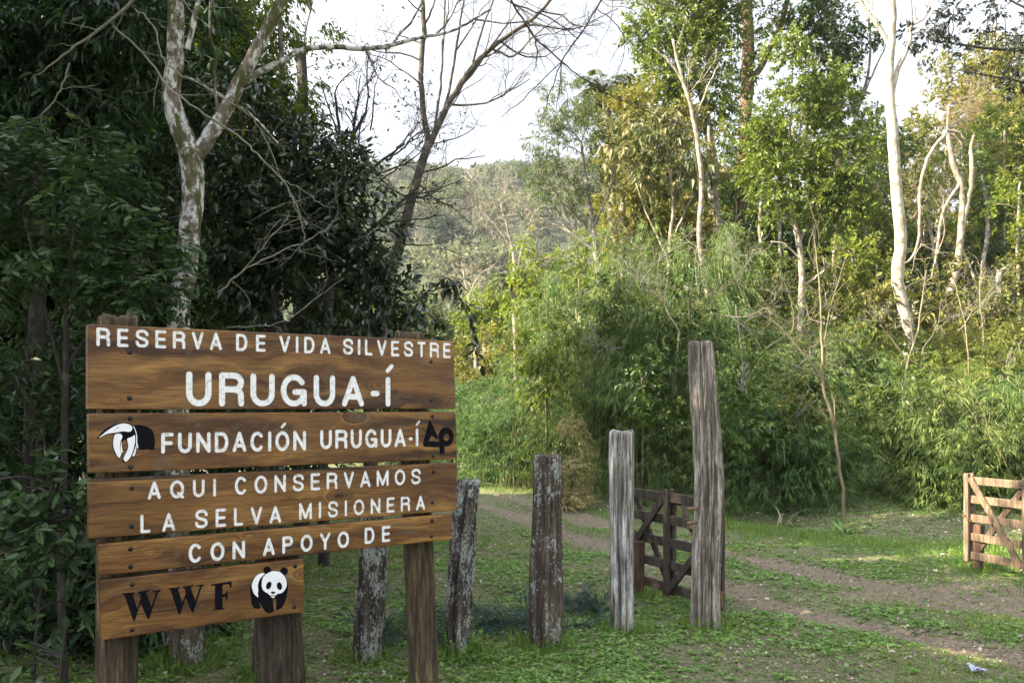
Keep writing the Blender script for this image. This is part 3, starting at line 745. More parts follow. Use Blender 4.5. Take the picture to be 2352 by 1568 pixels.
# log posts of the sign and the row of fence posts
def post_mesh(pts, rad, cracks=(), seed=0, rough=.06, sides=128, rings=80, lump=.05, top=True):
    """an upright log: pts = axis from foot to top; cracks = (angle deg, width rad, depth share)"""
    rng = np.random.default_rng(seed)
    q, r = smooth_path(pts, rad, 6)
    t = np.linspace(0, 1, rings); tt = np.linspace(0, 1, len(q))
    ax = np.stack([np.interp(t, tt, q[:, k]) for k in range(3)], 1); rr = np.interp(t, tt, r)
    th = np.arange(sides) / sides * 2 * math.pi
    TH_, ZZ = np.meshgrid(th, t)
    H = np.linalg.norm(ax[-1] - ax[0])
    c3 = np.stack([np.cos(TH_) * 2.2, np.sin(TH_) * 2.2, ZZ * H * 2.2 + seed * 3.1], -1).reshape(-1, 3)
    f3 = np.stack([np.cos(TH_) * 7, np.sin(TH_) * 7, ZZ * H * 1.3 + seed], -1).reshape(-1, 3)
    n = 1 + lump * 2 * (vnoise(c3) - .5).reshape(TH_.shape) + rough * 2 * (vnoise(f3) - .5).reshape(TH_.shape)
    n += .035 * (vnoise(np.stack([np.cos(TH_) * 22, np.sin(TH_) * 22, ZZ * H * 2.0 + seed * 7], -1).reshape(-1, 3)) - .5).reshape(TH_.shape) * 2
    for an, wd, dp in cracks:
        wob = (vnoise(np.stack([ZZ * H * 3, ZZ * 0 + an, ZZ * 0], -1).reshape(-1, 3)).reshape(TH_.shape) - .5) * .35
        da = np.angle(np.exp(1j * (TH_ - math.radians(an) - wob)))
        n -= dp * np.exp(-(da / wd) ** 2) * (.55 + .6 * vnoise(np.stack([ZZ * H * 2.2 + 7, ZZ * 0 + an, ZZ * 0], -1).reshape(-1, 3)).reshape(TH_.shape))
    V = ax[:, None] + rr[:, None, None] * n[..., None] * np.stack([np.cos(TH_), np.sin(TH_), TH_ * 0], -1)
    k = np.arange(sides); k2 = (k + 1) % sides
    Q = np.concatenate([np.stack([i * sides + k, i * sides + k2, (i + 1) * sides + k2, (i + 1) * sides + k], 1) for i in range(rings - 1)])
    mb = MB(); V = V.reshape(-1, 3)
    last = V[-sides:]; V[-sides:, 2] += rng.normal(0, .006, sides)
    in_ = ax[-1] + (last - ax[-1]) * .86 + A(0, 0, .012) + np.stack([np.zeros(sides), np.zeros(sides), rng.normal(0, .004, sides)], 1)
    V = np.vstack([V, in_, ax[-1] + A(0, 0, .008)]); e = rings * sides
    Q = np.vstack([Q, np.stack([e - sides + k, e - sides + k2, e + k2, e + k], 1)])
    T = np.stack([e + k, e + k2, np.full(sides, e + sides)], 1)
    mb.add(V, Q, T); return mb

def signpost(foot, topp, rad, mat, seed, back):
    """posts behind the boards, from pixel points on the board plane"""
    pts = []
    for px, py in (foot, ((foot[0] + topp[0]) / 2, (foot[1] + topp[1]) / 2), topp):
        s, z = splane(px, py); pts.append(A(s, back, z))
    pts[0][2] = -.15
    mb = post_mesh(pts, [rad * 1.06, rad, rad * .97], [(-110, .07, .16), (-60, .06, .14), (-85, .035, .1), (-130, .04, .12), (150, .08, .15)], seed)
    return mb.build('post', mat, sign, smooth=True)
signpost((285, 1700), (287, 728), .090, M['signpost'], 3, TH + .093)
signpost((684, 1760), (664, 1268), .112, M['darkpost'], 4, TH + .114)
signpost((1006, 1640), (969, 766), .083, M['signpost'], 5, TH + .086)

def fence_post(pxs, rad, d, mat, label, cracks, seed, lump=.05, rough=.06):
    b = P(pxs[0][0], pxs[0][1], d); base = A(b[0], d, gz(b[0], d))
    pts = [P(px, py, d) for px, py in pxs]; pts[0][2] = base[2] - .12
    mb = post_mesh(pts, rad, cracks, seed, rough, lump=lump)
    o = mb.build('fence_post', mat, None, base, smooth=True); o.location = base
    return tag(o, label, 'post', 'row of old wooden posts along the track')
fence_post([(434, 1524), (432, 1380), (428, 1240)], [.11, .10, .09], 6.2, M['lichenpost'], 'shadowy lichen flecked post seen below the panda board, leftmost of the row', [(-80, .08, .12)], 11)
fence_post([(612, 1556), (610, 1400), (607, 1190)], [.085, .085, .08], 5.95, M['lichenpost'], 'dark post half hidden behind the middle sign post', [(-80, .1, .3)], 12)
fence_post([(838, 1510), (850, 1380), (857, 1260), (850, 1120)], [.088, .10, .098, .085], 6.37, M['lichenheavy'], 'lichen crusted crooked post between the two sign posts', [(-130, .1, .2), (-80, .06, .14)], 13, .2, .08)
fence_post([(1050, 1500), (1050, 1400), (1062, 1250), (1078, 1106)], [.076, .088, .088, .082], 6.49, M['lichenheavy'], 'split lichen covered post leaning beside the right end of the sign', [(-95, .15, .62), (-60, .05, .15), (200, .1, .2)], 14, .17, .09)
fence_post([(1250, 1483), (1252, 1400), (1255, 1240), (1256, 1140), (1257, 1049)], [.090, .118, .098, .096, .100], 6.73, M['lichenpost'], 'short dark brown stump post speckled with white lichen', [(-75, .08, .2), (-120, .1, .18), (-40, .06, .14), (-95, .05, .12)], 15, .19, .09)
fence_post([(1428, 1445), (1427, 1300), (1428, 1150), (1429, 994)], [.090, .090, .091, .092], 7.23, M['silver'], 'silver grey square cut post with long split beside the dark gate', [(-118, .14, .62), (-70, .05, .22), (-50, .035, .2), (-95, .03, .14), (-110, .03, .12), (-30, .05, .2)], 16, .08, .08)
fence_post([(1622, 1431), (1622, 1300), (1630, 1130), (1626, 1042), (1618, 920), (1609, 789)], [.118, .113, .112, .110, .104, .096], 7.42, M['greywood'], 'tallest grey weathered gate post with a crack down its front', [(-74, .11, .62), (-110, .05, .25), (-60, .03, .12), (-40, .05, .2), (-135, .04, .15), (-90, .025, .1)], 17, .09, .06)

# ------------------------------------------------------------------ the two gate leaves
def bar(mb, x0, z0, x1, z1_, w, y, t):
    L = math.hypot(x1 - x0, z1_ - z0); a = math.atan2(z1_ - z0, x1 - x0)
    R = np.array([[math.cos(a), 0, -math.sin(a)], [0, 1, 0], [math.sin(a), 0, math.cos(a)]])
    mb.box(((x0 + x1) / 2, y, (z0 + z1_) / 2), (L, t, w), R)
def gate(name, label, hinge, free, mat, zlo, ztop, front, updown):
    """hinge, free = ground points; front = which side (+1/-1 local y) faces the viewer"""
    h = A(*hinge); f = A(*free); L = np.linalg.norm(f - h); rz = math.atan2(f[1] - h[1], f[0] - h[0])
    o = thing(name, label, 'gate', (h[0], h[1], 0), None, rz)
    def piece(nm, fn):
        mb = MB(); fn(mb); return mb.build(nm, mat, o, bevel=.006)
    zs = np.linspace(zlo + .07, ztop - .09, 5)
    for z in zs: piece('rail', lambda mb: mb.box((L / 2, 0, z), (L - .01, .03, .082)))
    for x in (.035, L / 2, L - .035):
        for sd in (1, -1):
            def stile(mb, x=x, sd=sd):
                mb.box((x, sd * .034, (zlo + ztop) / 2 - .012), (.062, .034, ztop - zlo - .03))
                mb.tube([(x - .031, sd * .034, ztop - .03), (x + .031, sd * .034, ztop - .03)], [.0165, .0165], 10)
            piece('stile', stile)
    zt, zb = zs[-1], zs[0]; c = L / 2
    yf = front * .034; t = .03
    if updown:   # front pieces meet the middle stile at top on the free side, at foot on the hinge side
        fr = [(c + .04, zt, L - .08, zs[1] + .02), (c - .03, zb - .02, .09, zs[3] - .06)]
        bk = [(L - .09, zt, c + .05, zb), (c - .05, zt, .09, zs[1])]
    else:
        fr = [(L - .075, zt + .03, c + .045, zb - .03), (c - .045, zt, .09, zs[1])]
        bk = [(c + .05, zt, L - .09, zb + .02), (.09, zt, c - .05, zb)]
    for q in fr: piece('brace', lambda mb: bar(mb, *q, .066, yf * 1.0, t))
    for q in bk: piece('brace', lambda mb: bar(mb, *q, .066, -yf, t))
    return o, L
g1, L1 = gate('field_gate', 'dark brown five rail gate standing open behind the tall grey post', (1.70, 7.56), (1.09, 8.85), M['gatedark'], .06, 1.02, 1, True)
g2, L2 = gate('field_gate', 'sunlit tan five rail gate with diagonal brace standing open by the bank', (5.34, 8.42), (4.835, 9.86), M['gatelight'], .10, 1.05, 1, False)
for z in (.93, .17):
    hz = MB()
    hz.tube([(-.03, .02, z - .06), (-.03, .02, z + .06)], [.020, .020], 10); hz.tube([(-.03, .02, z - .02), (.12, .055, z - .02)], [.014, .014], 6)
    hz.build('hinge', M['rust'], g1)
pp = [o for o in COL.objects if o.get('label', '').startswith('tallest grey')][0]
for z in (.925, .815):
    bo = MB()
    bo.tube([P(1600, 1140, 7.36) * A(1, 1, 0) + A(0, 0, z), P(1582, 1140, 7.36) * A(1, 1, 0) + A(-.02, -.03, z - .008)], [.016, .012], 8)
    bo.build('bolt', M['rust'], pp, pp.location)
ch = MB()
for i in range(9):
    a = i / 9 * 2 * math.pi; c = A(L2 - .035 + .05 * math.cos(a), .07 * math.sin(a), .585 + .05 * math.cos(a * 1.0))
    q = [c + .018 * (A(-math.sin(a), math.cos(a), 0) * math.cos(b) + A(0, 0, 1) * .6 * math.sin(b)) for b in np.linspace(0, 2 * math.pi, 9)]
    ch.tube(q, [.004] * 9, 5)
ch.build('chain', M['rust'], g2)
def stump(px, py, top, w, label, mat):
    d = F * HC / (py - HY); b = P(px, py, d); z = gz(b[0], d); mb = MB()
    mb.box((0, 0, (top + z) / 2 - z - .05), (w, w, top - z + .1))
    o = mb.build('stop_post', mat, None, bevel=.012); o.location = (b[0], d, z); o.rotation_euler = (0, .03, .5)
    return tag(o, label, 'post')
stump(2247, 1313, .50, .085, 'short square reddish post under the free end of the tan gate', M['redwood'])
stump(1466, 1366, .50, .08, 'short reddish stop post under the free end of the dark gate', M['redwood'])
# ------------------------------------------------------------------ vegetation
LAI = 3.2
def make_tree(name, label, d, trunks, lobes, leaf, bark, lai=2.6, k=14, L=.09, W=.04, seed=1, depth=1.0, gap=.42, gs=1.6, ang=.9, droop=.3,
              lt=.22, nl=14, cat='tree', group=None, seg=1, bare=None, foot=True, shell=.42, flat=0.0, world_lobes=None, vines=None, parent_part='trunk', tw=.5):
    rng = np.random.default_rng(seed)
    tb = MB(); paths = []
    for i, t in enumerate(trunks):
        q, r = pxpath(t, d, 5, .004 * d / 10, rng=rng)
        if i == 0 and foot:
            z0 = gz(q[0][0], q[0][1])
            if q[0][2] > z0 - .05:
                q = np.vstack([A(q[0][0] + .02, q[0][1], z0 - .15), q]); r = np.concatenate([[r[0] * 1.25], r])
        tb.tube(q, r, 10 if r.max() > .04 else 6); paths.append((q, r))
    lb = pxlobes(lobes, d, depth) + (world_lobes or [])
    allq = np.concatenate([p[0] for p in paths]); allr = np.concatenate([p[1] for p in paths])
    base = A(allq[0][0], allq[0][1], gz(allq[0][0], allq[0][1])) if foot else allq[0].copy()
    o = thing(name, label, cat, base, group)
    cb = MB()
    if lb:
        per = lai * LAI * math.pi / (k * L * W * .5)
        C, T = lobe_points(lb, per, rng, gap, gs, shell)
        clumps(cb, C, T, lt, k, L, W, rng, ang, droop, seg, flat=flat)
        tg = [l[0] for l in lb]
        if len(C): tg += [C[i] for i in rng.integers(0, len(C), nl)]
        for q in tg:
            dd = np.linalg.norm(allq - q, axis=1) + 2.0 * np.clip(allq[:, 2] - q[2] + .15 * np.abs(allq[:, 0] - q[0]), 0, None)
            dd[0] += 1; i = int(np.argmin(dd))
            if np.linalg.norm(allq[i] - q) > .1:
                limb(tb, allq[i], q, max(allr[i] * tw * .8, .008), .006, rng, sides=5)
    if bare:
        for (px, py, r, L_, lev, nch, dx, dy, dz, spread) in bare:
            tips = []
            grow(tb, P(px, py, d), A(dx, dy, dz), L_, r, lev, rng, tips, nch=nch, spread=spread)
            if tips and leaf and lai > 0 and not lb:
                C = np.array([t[0] for t in tips]); T = np.array([t[1] for t in tips])
                keep = rng.uniform(0, 1, len(C)) < lai
                clumps(cb, C[keep], T[keep], lt, k, L, W, rng, ang, droop, seg)
    tb.build(parent_part, bark, o, base, smooth=True)
    if cb.n: cb.build('crown', leaf, o, base)
    return o

# ---- left: pale mossy forked tree behind the sign
make_tree('forked_tree', 'white barked mossy forked tree rising behind the sign', 6.6, [
  [(404, 1420, 62), (408, 760, 54), (424, 640, 52), (437, 520, 50), (444, 410, 52), (436, 345, 58)],
  [(437, 350, 52), (408, 280, 46), (393, 215, 42), (402, 145, 40), (404, 60, 38), (401, -60, 36), (392, -260, 30)],
  [(440, 372, 40), (476, 322, 36), (520, 250, 34), (560, 170, 32), (606, 85, 30), (645, 5, 27), (700, -120, 22)],
  [(430, 115, 15), (444, 60, 14), (458, -10, 13), (470, -120, 10)],
  [(548, 195, 18), (596, 167, 16), (650, 140, 14), (690, 117, 13), (760, 108, 12), (830, 112, 12), (895, 105, 10), (960, 88, 8), (1030, 74, 6), (1080, 50, 5), (1130, 20, 4)],
  [(424, 175, 6), (560, 250, 5), (640, 330, 4)]],
  [(380, -260, 150), (560, -240, 140), (720, -200, 120), (300, -180, 110)], M['leaf_deep'], M['bark_moss'], lai=1.4, k=12, L=.10, W=.04, seed=21, nl=8,
  bare=[(500, 255, .012, .9, 2, 4, .2, -.3, 1, .9), (900, 104, .010, .7, 2, 4, .5, 0, .8, 1.0), (1000, 80, .008, .6, 2, 4, .6, 0, .6, 1.0), (1090, 45, .007, .7, 2, 4, .8, 0, -.2, 1.0), (700, 114, .008, .5, 1, 4, .2, 0, 1, 1), (840, 112, .007, .5, 1, 3, .1, 0, -1, 1)])
# ---- hanging dead branches in front of the broad bush
def twigs(name, label, d, paths, mat, seed, bare=(), cat='branch', n=5, group=None):
    rng = np.random.default_rng(seed); mb = MB()
    for t in paths:
        q, r = pxpath(t, d, n, .004, rng=rng); r = r * .62; mb.tube(q, r, 5)
        for i in range(3, len(q) - 1, 4):
            tips = []
            grow(mb, q[i], unit(q[i + 1] - q[i]) + rng.normal(0, .6, 3), rng.uniform(.12, .4) * d / 6, max(r[i] * .45, .0014), 1, rng, tips, wob=.14, up=0, nch=2)
    p0 = P(paths[0][0][0], paths[0][0][1], d)
    o = mb.build(name, mat, None, p0, smooth=True); o.location = p0
    return tag(o, label, cat, group)
twigs('dead_branch', 'pale crooked dead branch hanging across the dark broad leaved bush', 5.9, [
  [(262, 62, 6), (345, 140, 8), (392, 205, 8), (470, 262, 8), (545, 310, 8), (590, 355, 7), (648, 412, 7), (676, 462, 6), (694, 512, 5), (700, 592, 3)],
  [(310, 20, 6), (352, 60, 6), (372, 130, 6), (412, 170, 6), (480, 205, 5), (570, 262, 5), (610, 320, 4), (648, 412, 3)],
  [(648, 412, 4), (700, 440, 3), (740, 470, 3), (770, 478, 2)], [(690, 500, 4), (640, 525, 3), (606, 560, 2)]], M['twig'], 31)
twigs('dead_branch', 'thin pale arching stems low in the bush above the sign top', 6.3, [
  [(500, 672, 7), (555, 625, 7), (640, 580, 6), (720, 545, 5), (780, 500, 3)], [(560, 620, 5), (610, 560, 4), (660, 500, 3)],
  [(520, 752, 4), (640, 742, 4), (720, 690, 3), (790, 640, 2)]], M['twig'], 32)
twigs('dead_branch', 'pale bare branch slanting through the upper corner of the dark forest', 6.4, [
  [(330, -20, 16), (262, 42, 12), (186, 96, 10), (120, 148, 7), (70, 182, 4)], [(160, 145, 7), (140, 205, 6), (100, 260, 5), (60, 285, 3)], [(92, 262, 4), (105, 310, 4), (130, 342, 2)], [(140, 205, 4), (170, 200, 3), (215, 198, 2)]], M['twig'], 33)

# ---- left: dark forest
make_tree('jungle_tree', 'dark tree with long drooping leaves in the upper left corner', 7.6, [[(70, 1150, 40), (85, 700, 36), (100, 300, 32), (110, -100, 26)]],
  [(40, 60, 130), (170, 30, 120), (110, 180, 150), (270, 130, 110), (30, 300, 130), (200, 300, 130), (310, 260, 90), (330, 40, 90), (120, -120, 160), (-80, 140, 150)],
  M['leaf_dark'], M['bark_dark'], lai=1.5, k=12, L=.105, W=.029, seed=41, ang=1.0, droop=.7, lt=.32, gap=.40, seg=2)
make_tree('jungle_tree', 'dark leafy tree beside the left of the mossy trunk', 9.4, [[(300, 1120, 30), (310, 700, 28), (330, 300, 24), (320, -80, 20)]],
  [(330, 330, 110), (250, 440, 120), (380, 200, 90), (480, 330, 80), (430, 60, 110), (300, -40, 120), (480, 180, 80), (200, 520, 120), (380, 500, 100), (480, -80, 110)],
  M['leaf_dark'], M['bark_dark'], lai=1.5, k=12, L=.10, W=.034, seed=42, droop=.5, lt=.3, gap=.40)
make_tree('leafy_shrub', 'lush pinnate leaved shrub filling the left edge above the sign', 5.7, [[(140, 1330, 18), (150, 900, 16), (160, 620, 12), (180, 480, 8)], [(150, 900, 10), (90, 650, 8), (50, 480, 5)], [(150, 850, 9), (250, 700, 7), (320, 600, 5)]],
  [(80, 450, 130, 90), (200, 420, 120, 80), (50, 580, 120, 90), (180, 580, 140, 90), (300, 610, 110, 70), (110, 690, 120, 60), (290, 700, 90, 50), (370, 640, 60, 50), (20, 380, 100, 80)],
  M['leaf_under'], M['bark_dark'], lai=1.5, k=12, L=.075, W=.026, seed=43, ang=1.15, droop=.25, lt=.24, flat=.7, cat='shrub', gap=.40, seg=2)
make_tree('leafy_shrub', 'low dark green shrub beside the lower left edge of the sign', 4.7, [[(70, 1640, 12), (90, 1400, 10), (110, 1200, 7), (120, 1100, 5)], [(90, 1400, 7), (40, 1250, 5)]],
  [(60, 1120, 80, 50), (150, 1150, 60, 40), (90, 1220, 90, 50), (30, 1250, 80, 60), (150, 1250, 50, 40), (60, 1340, 90, 50), (150, 1380, 50, 40)],
  M['leaf_under'], M['bark_dark'], lai=.9, k=10, L=.085, W=.034, seed=44, ang=1.1, droop=.3, lt=.2, flat=.7, cat='shrub', gap=.48, seg=2)
make_tree('leafy_shrub', 'sparse speckled leaved plant in the bottom left corner', 4.4, [[(150, 1740, 9), (140, 1560, 8), (150, 1440, 5)]],
  [(150, 1460, 60, 40), (90, 1500, 60, 40), (180, 1530, 50, 40), (60, 1600, 70, 40)],
  M['leaf_under'], M['bark_dark'], lai=.7, k=8, L=.10, W=.036, seed=45, ang=1.0, droop=.3, lt=.18, flat=.5, cat='shrub', gap=.42, seg=2)
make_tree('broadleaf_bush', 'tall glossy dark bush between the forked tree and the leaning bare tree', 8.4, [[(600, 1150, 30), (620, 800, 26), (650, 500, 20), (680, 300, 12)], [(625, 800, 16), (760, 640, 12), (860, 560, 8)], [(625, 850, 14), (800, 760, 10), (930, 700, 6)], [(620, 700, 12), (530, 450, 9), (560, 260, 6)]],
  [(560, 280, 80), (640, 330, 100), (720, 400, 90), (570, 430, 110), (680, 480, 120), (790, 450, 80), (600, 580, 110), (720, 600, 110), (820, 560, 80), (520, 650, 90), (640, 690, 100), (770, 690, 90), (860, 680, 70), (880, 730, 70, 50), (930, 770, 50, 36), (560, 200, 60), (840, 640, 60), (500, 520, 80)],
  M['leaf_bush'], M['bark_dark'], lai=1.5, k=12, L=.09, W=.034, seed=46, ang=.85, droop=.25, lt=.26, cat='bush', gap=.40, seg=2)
THICK = [('dark thicket filling the left edge below the pinnate shrub', 6.8, 60, [(40, 800, 110), (150, 850, 110), (20, 960, 110), (130, 1000, 110), (220, 950, 90), (60, 1120, 110), (190, 1110, 100)]),
         ('dark thicket behind the left end of the sign', 6.4, 180, [(60, 1260, 110), (180, 1250, 100), (260, 1200, 90), (40, 1400, 110), (170, 1400, 110), (280, 1350, 90), (330, 1480, 80), (240, 1500, 90), (100, 1520, 110)]),
         ('low dark undergrowth behind the panda board', 7.0, 420, [(380, 1380, 90), (300, 1300, 100), (470, 1330, 80), (440, 1440, 60, 40), (360, 1460, 80, 50), (400, 1250, 100), (500, 1230, 90)]),
         ('dim undergrowth in the left forest behind the sign boards', 9.0, 480, [(300, 1050, 130), (450, 1000, 130), (600, 1030, 120), (400, 1150, 120), (560, 1140, 110), (700, 1080, 100)]),
         ('dim thicket deep behind the left edge shrubs', 9.5, 60, [(-60, 850, 150), (80, 900, 150), (200, 850, 140), (-40, 1080, 150), (40, 1010, 130), (-120, 980, 150), (120, 1010, 120), (120, 1120, 150), (240, 1050, 130), (330, 900, 120)])]
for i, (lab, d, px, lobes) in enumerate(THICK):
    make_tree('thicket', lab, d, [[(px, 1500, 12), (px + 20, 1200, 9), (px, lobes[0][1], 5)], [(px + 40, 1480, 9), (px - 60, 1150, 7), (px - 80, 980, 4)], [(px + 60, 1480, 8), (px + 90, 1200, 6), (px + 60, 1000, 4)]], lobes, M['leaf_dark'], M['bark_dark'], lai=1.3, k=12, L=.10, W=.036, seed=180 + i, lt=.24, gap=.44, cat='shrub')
def spray_shrub():
    rng = np.random.default_rng(47); d = 6.65
    mb = MB(); cb = MB()
    paths = [[(856, 1180, 7), (880, 900, 7), (935, 740, 6), (985, 668, 5), (1030, 640, 4), (1062, 690, 3), (1085, 760, 3), (1100, 835, 2)], [(985, 668, 4), (1040, 655, 3), (1070, 640, 2)], [(940, 735, 4), (980, 720, 3), (1010, 745, 2)], [(882, 890, 5), (880, 760, 4), (900, 690, 3)], [(1070, 700, 2), (1090, 715, 2)], [(882, 880, 5), (850, 760, 4), (820, 700, 3)]]
    for i, t in enumerate(paths):
        q, r = pxpath(t, d, 6, .005, rng=rng)
        if i == 0: q = np.vstack([A(q[0][0], q[0][1], gz(q[0][0], d) - .1), q]); r = np.concatenate([[r[0]], r])
        mb.tube(q, r, 5)
        s = q[14:] if i == 0 else q[2:]
        C = np.repeat(s, 2, 0); C = C[rng.uniform(0, 1, len(C)) < .7]; T = rng.normal(0, .7, C.shape) + A(0, 0, -.2)
        clumps(cb, C, T, .05, 2, .066, .034, rng, .8, .5, 2)
    base = A(*P(856, 1180, d)[:2], 0)
    o = thing('drooping_shrub', 'dark leafy spray drooping over the top right corner of the sign', 'shrub', base)
    mb.build('stem', M['bark_dark'], o, base, smooth=True); cb.build('crown', M['leaf_bush'], o, base)
spray_shrub()
# deeper forest on the left, tree by tree
back = [(-250, 12.0, 'dense dark tree deep in the forest at the left edge', [(-250, 100, 260), (-150, 420, 220), (-300, 700, 240), (-60, 800, 200), (-200, 1000, 150)]),
        (60, 11.0, 'dense dark tree standing behind the drooping leaved one', [(40, 120, 200), (180, 330, 190), (0, 500, 190), (100, 720, 190), (-30, 950, 150), (180, 980, 140), (120, -150, 200)]),
        (380, 12.5, 'dense dark tree behind the mossy forked trunk', [(330, 80, 190), (480, 260, 170), (300, 420, 180), (420, 620, 170), (280, 800, 150), (480, 850, 150), (400, -180, 200), (400, 1040, 120)]),
        (690, 11.8, 'dark tree filled in behind the glossy bush', [(640, 480, 130), (740, 620, 130), (600, 720, 130), (780, 800, 110), (640, 900, 120), (880, 830, 90), (560, 330, 110), (700, 1000, 110)]),
        (200, 15.0, 'tall dim tree farthest back in the left forest', [(150, -50, 260), (350, 150, 260), (80, 300, 250), (280, 500, 240), (480, 420, 170), (440, 60, 150), (150, 750, 220), (420, 780, 200)])]
for i, (px, d, lab, lobes) in enumerate(back):
    make_tree('forest_tree', lab, d, [[(px, 1100, 34), (px + 15, 600, 30), (px, 100, 24)]], lobes, M['leaf_deep'], M['bark_dark'], lai=2.0, k=14, L=.15, W=.065, seed=60 + i, lt=.35, gap=.38, group='dark trees of the left forest')
make_tree('feathery_tree', 'sunlit fine leaved yellow green tree above the glossy bush', 10.6, [[(640, 1000, 26), (640, 500, 22), (650, 250, 16), (640, 0, 10)]],
  [(600, 40, 100), (690, 80, 70), (650, 150, 90), (710, 210, 50), (620, 240, 80), (560, 120, 80), (580, -60, 110), (690, 290, 60), (560, -200, 130), (720, 150, 40)],
  M['leaf_sunny'], M['bark_grey'], lai=1.4, k=16, L=.085, W=.022, seed=70, droop=.7, lt=.3, gap=.42)
make_tree('leaning_tree', 'bare dark tree leaning across the pale sky with forked stems', 11.6, [
  [(850, 860, 30.8), (884, 680, 26.8), (908, 595, 25.4), (934, 500, 22.7), (960, 405, 20.1), (986, 325, 19.4)],
  [(985, 335, 14.1), (972, 250, 12.7), (967, 150, 12.1), (974, 60, 11.4), (964, -60, 10.0), (960, -200, 7.4)],
  [(986, 335, 15.4), (1030, 240, 14.1), (1082, 160, 12.7), (1130, 110, 10.7), (1200, 60, 9.3), (1250, 18, 7.4), (1330, -80, 5.4)],
  [(1006, 295, 6.7), (1030, 215, 6.0), (1050, 100, 5.4), (1072, -40, 4.0)], [(998, 305, 6.0), (1012, 200, 5.4), (1018, 100, 4.7), (1024, -60, 4.0)],
  [(1082, 160, 5.4), (1110, 60, 4.7), (1150, -40, 3.3)], [(1130, 112, 6.0), (1180, 130, 4.7), (1230, 80, 3.3), (1300, 30, 2.0)], [(974, 60, 5.4), (1000, 0, 4.0), (1010, -90, 3.3)]],
  [], None, M['bark_lean'], seed=71, lai=0,
  bare=[(1060, 195, .018, 1.2, 3, 4, .8, .1, .5, .9), (1030, 240, .015, 1.1, 3, 4, .7, -.2, .1, .9), (1200, 62, .014, 1.0, 3, 4, .9, 0, .1, .9), (1150, 95, .014, .9, 3, 4, .5, .2, -.6, .9), (1240, 25, .012, 1.0, 3, 4, 1, 0, -.3, .9),
        (972, 200, .012, .9, 2, 4, -.8, 0, .3, .9), (968, 100, .012, .9, 3, 3, -.6, .2, .6, .9), (1045, 120, .012, .9, 3, 3, .3, .1, .9, .9), (1016, 120, .012, .9, 3, 3, .2, -.1, .9, .9), (960, 400, .014, .9, 3, 3, .9, 0, .1, .9), (955, 420, .014, .9, 3, 3, .7, 0, -.5, .9), (945, 460, .013, 1.1, 3, 4, -.8, 0, .2, .9), (1300, -20, .014, 1.2, 3, 4, .9, 0, -.5, .9), (1215, 50, .012, 1.0, 3, 4, .6, 0, -.8, .9), (1100, 135, .012, 1.0, 3, 4, .9, .1, .3, .9), (1010, 260, .010, .9, 3, 3, .8, 0, .4, .9), (968, 140, .012, 1.0, 3, 4, -.9, 0, .5, .9), (1150, -20, .010, .9, 3, 4, .5, 0, -.3, .9), (970, 30, .010, .9, 3, 3, -.6, 0, .5, .9), (915, 560, .012, .9, 2, 4, .8, 0, -.3, .9), (985, 330, .01, .8, 2, 4, .9, 0, .1, .9)])
make_tree('twiggy_tree', 'bare twiggy small tree with a few dark leaves left of the leaning tree', 10.2, [[(740, 900, 22), (760, 640, 18), (775, 450, 14), (800, 340, 10), (840, 260, 7)], [(765, 560, 12), (830, 420, 9), (890, 360, 6), (930, 330, 4)], [(770, 480, 10), (780, 330, 8), (770, 220, 5)], [(765, 600, 10), (860, 520, 8), (960, 430, 5)]],
  [], M['leaf_purple'], M['twig_dark'], seed=72, lai=.12, k=3, L=.055, W=.022, lt=.1,
  bare=[(800, 340, .014, .8, 3, 4, .5, 0, .8, .9), (840, 260, .012, .7, 3, 4, .4, 0, .9, .9), (890, 360, .012, .7, 3, 4, .9, 0, .5, .9), (780, 330, .013, .8, 3, 4, -.1, 0, 1, .9), (860, 400, .012, .8, 3, 4, .8, .1, .2, .9), (860, 520, .013, .8, 3, 4, .8, 0, -.1, .9), (930, 450, .011, .7, 2, 5, .9, 0, .2, .9), (770, 230, .01, .6, 2, 5, .1, 0, 1, .9), (820, 430, .012, .8, 3, 5, .3, 0, 1, .9), (890, 480, .012, .8, 3, 5, .7, 0, .6, .9), (850, 300, .010, .7, 3, 5, .2, 0, 1, .9), (810, 280, .010, .7, 3, 5, .6, 0, .8, .9), (870, 420, .010, .8, 3, 5, .9, .1, .5, .9), (780, 400, .010, .8, 3, 5, .7, -.1, .7, .9), (930, 340, .009, .6, 3, 5, .5, 0, .9, .9), (910, 340, .010, .7, 3, 5, .8, 0, .6, .9), (790, 560, .012, .8, 3, 5, .8, 0, .4, .9)])
twigs('overhanging_branch', 'long bare twiggy branch hanging into the sky from above', 7.0, [
  [(1130, -80, 8), (1180, 10, 8), (1228, 85, 7), (1290, 142, 6), (1330, 175, 5), (1400, 218, 4), (1500, 262, 3), (1600, 300, 2)],
  [(1420, -60, 7), (1370, 20, 6), (1325, 90, 6), (1290, 142, 5), (1270, 200, 4), (1240, 280, 2)], [(1290, 142, 5), (1286, 200, 4), (1275, 260, 2)], [(1370, 20, 4), (1420, 60, 4), (1435, 110, 3), (1415, 180, 2)],
  [(1228, 85, 6), (1234, 130, 5), (1226, 165, 3)], [(1180, 10, 6), (1260, 40, 5), (1330, 90, 4)], [(1290, 142, 4), (1200, 230, 4), (1150, 270, 2)], [(1230, 85, 4), (1330, 60, 3), (1420, 20, 3)]], M['twig_dark'], 73)

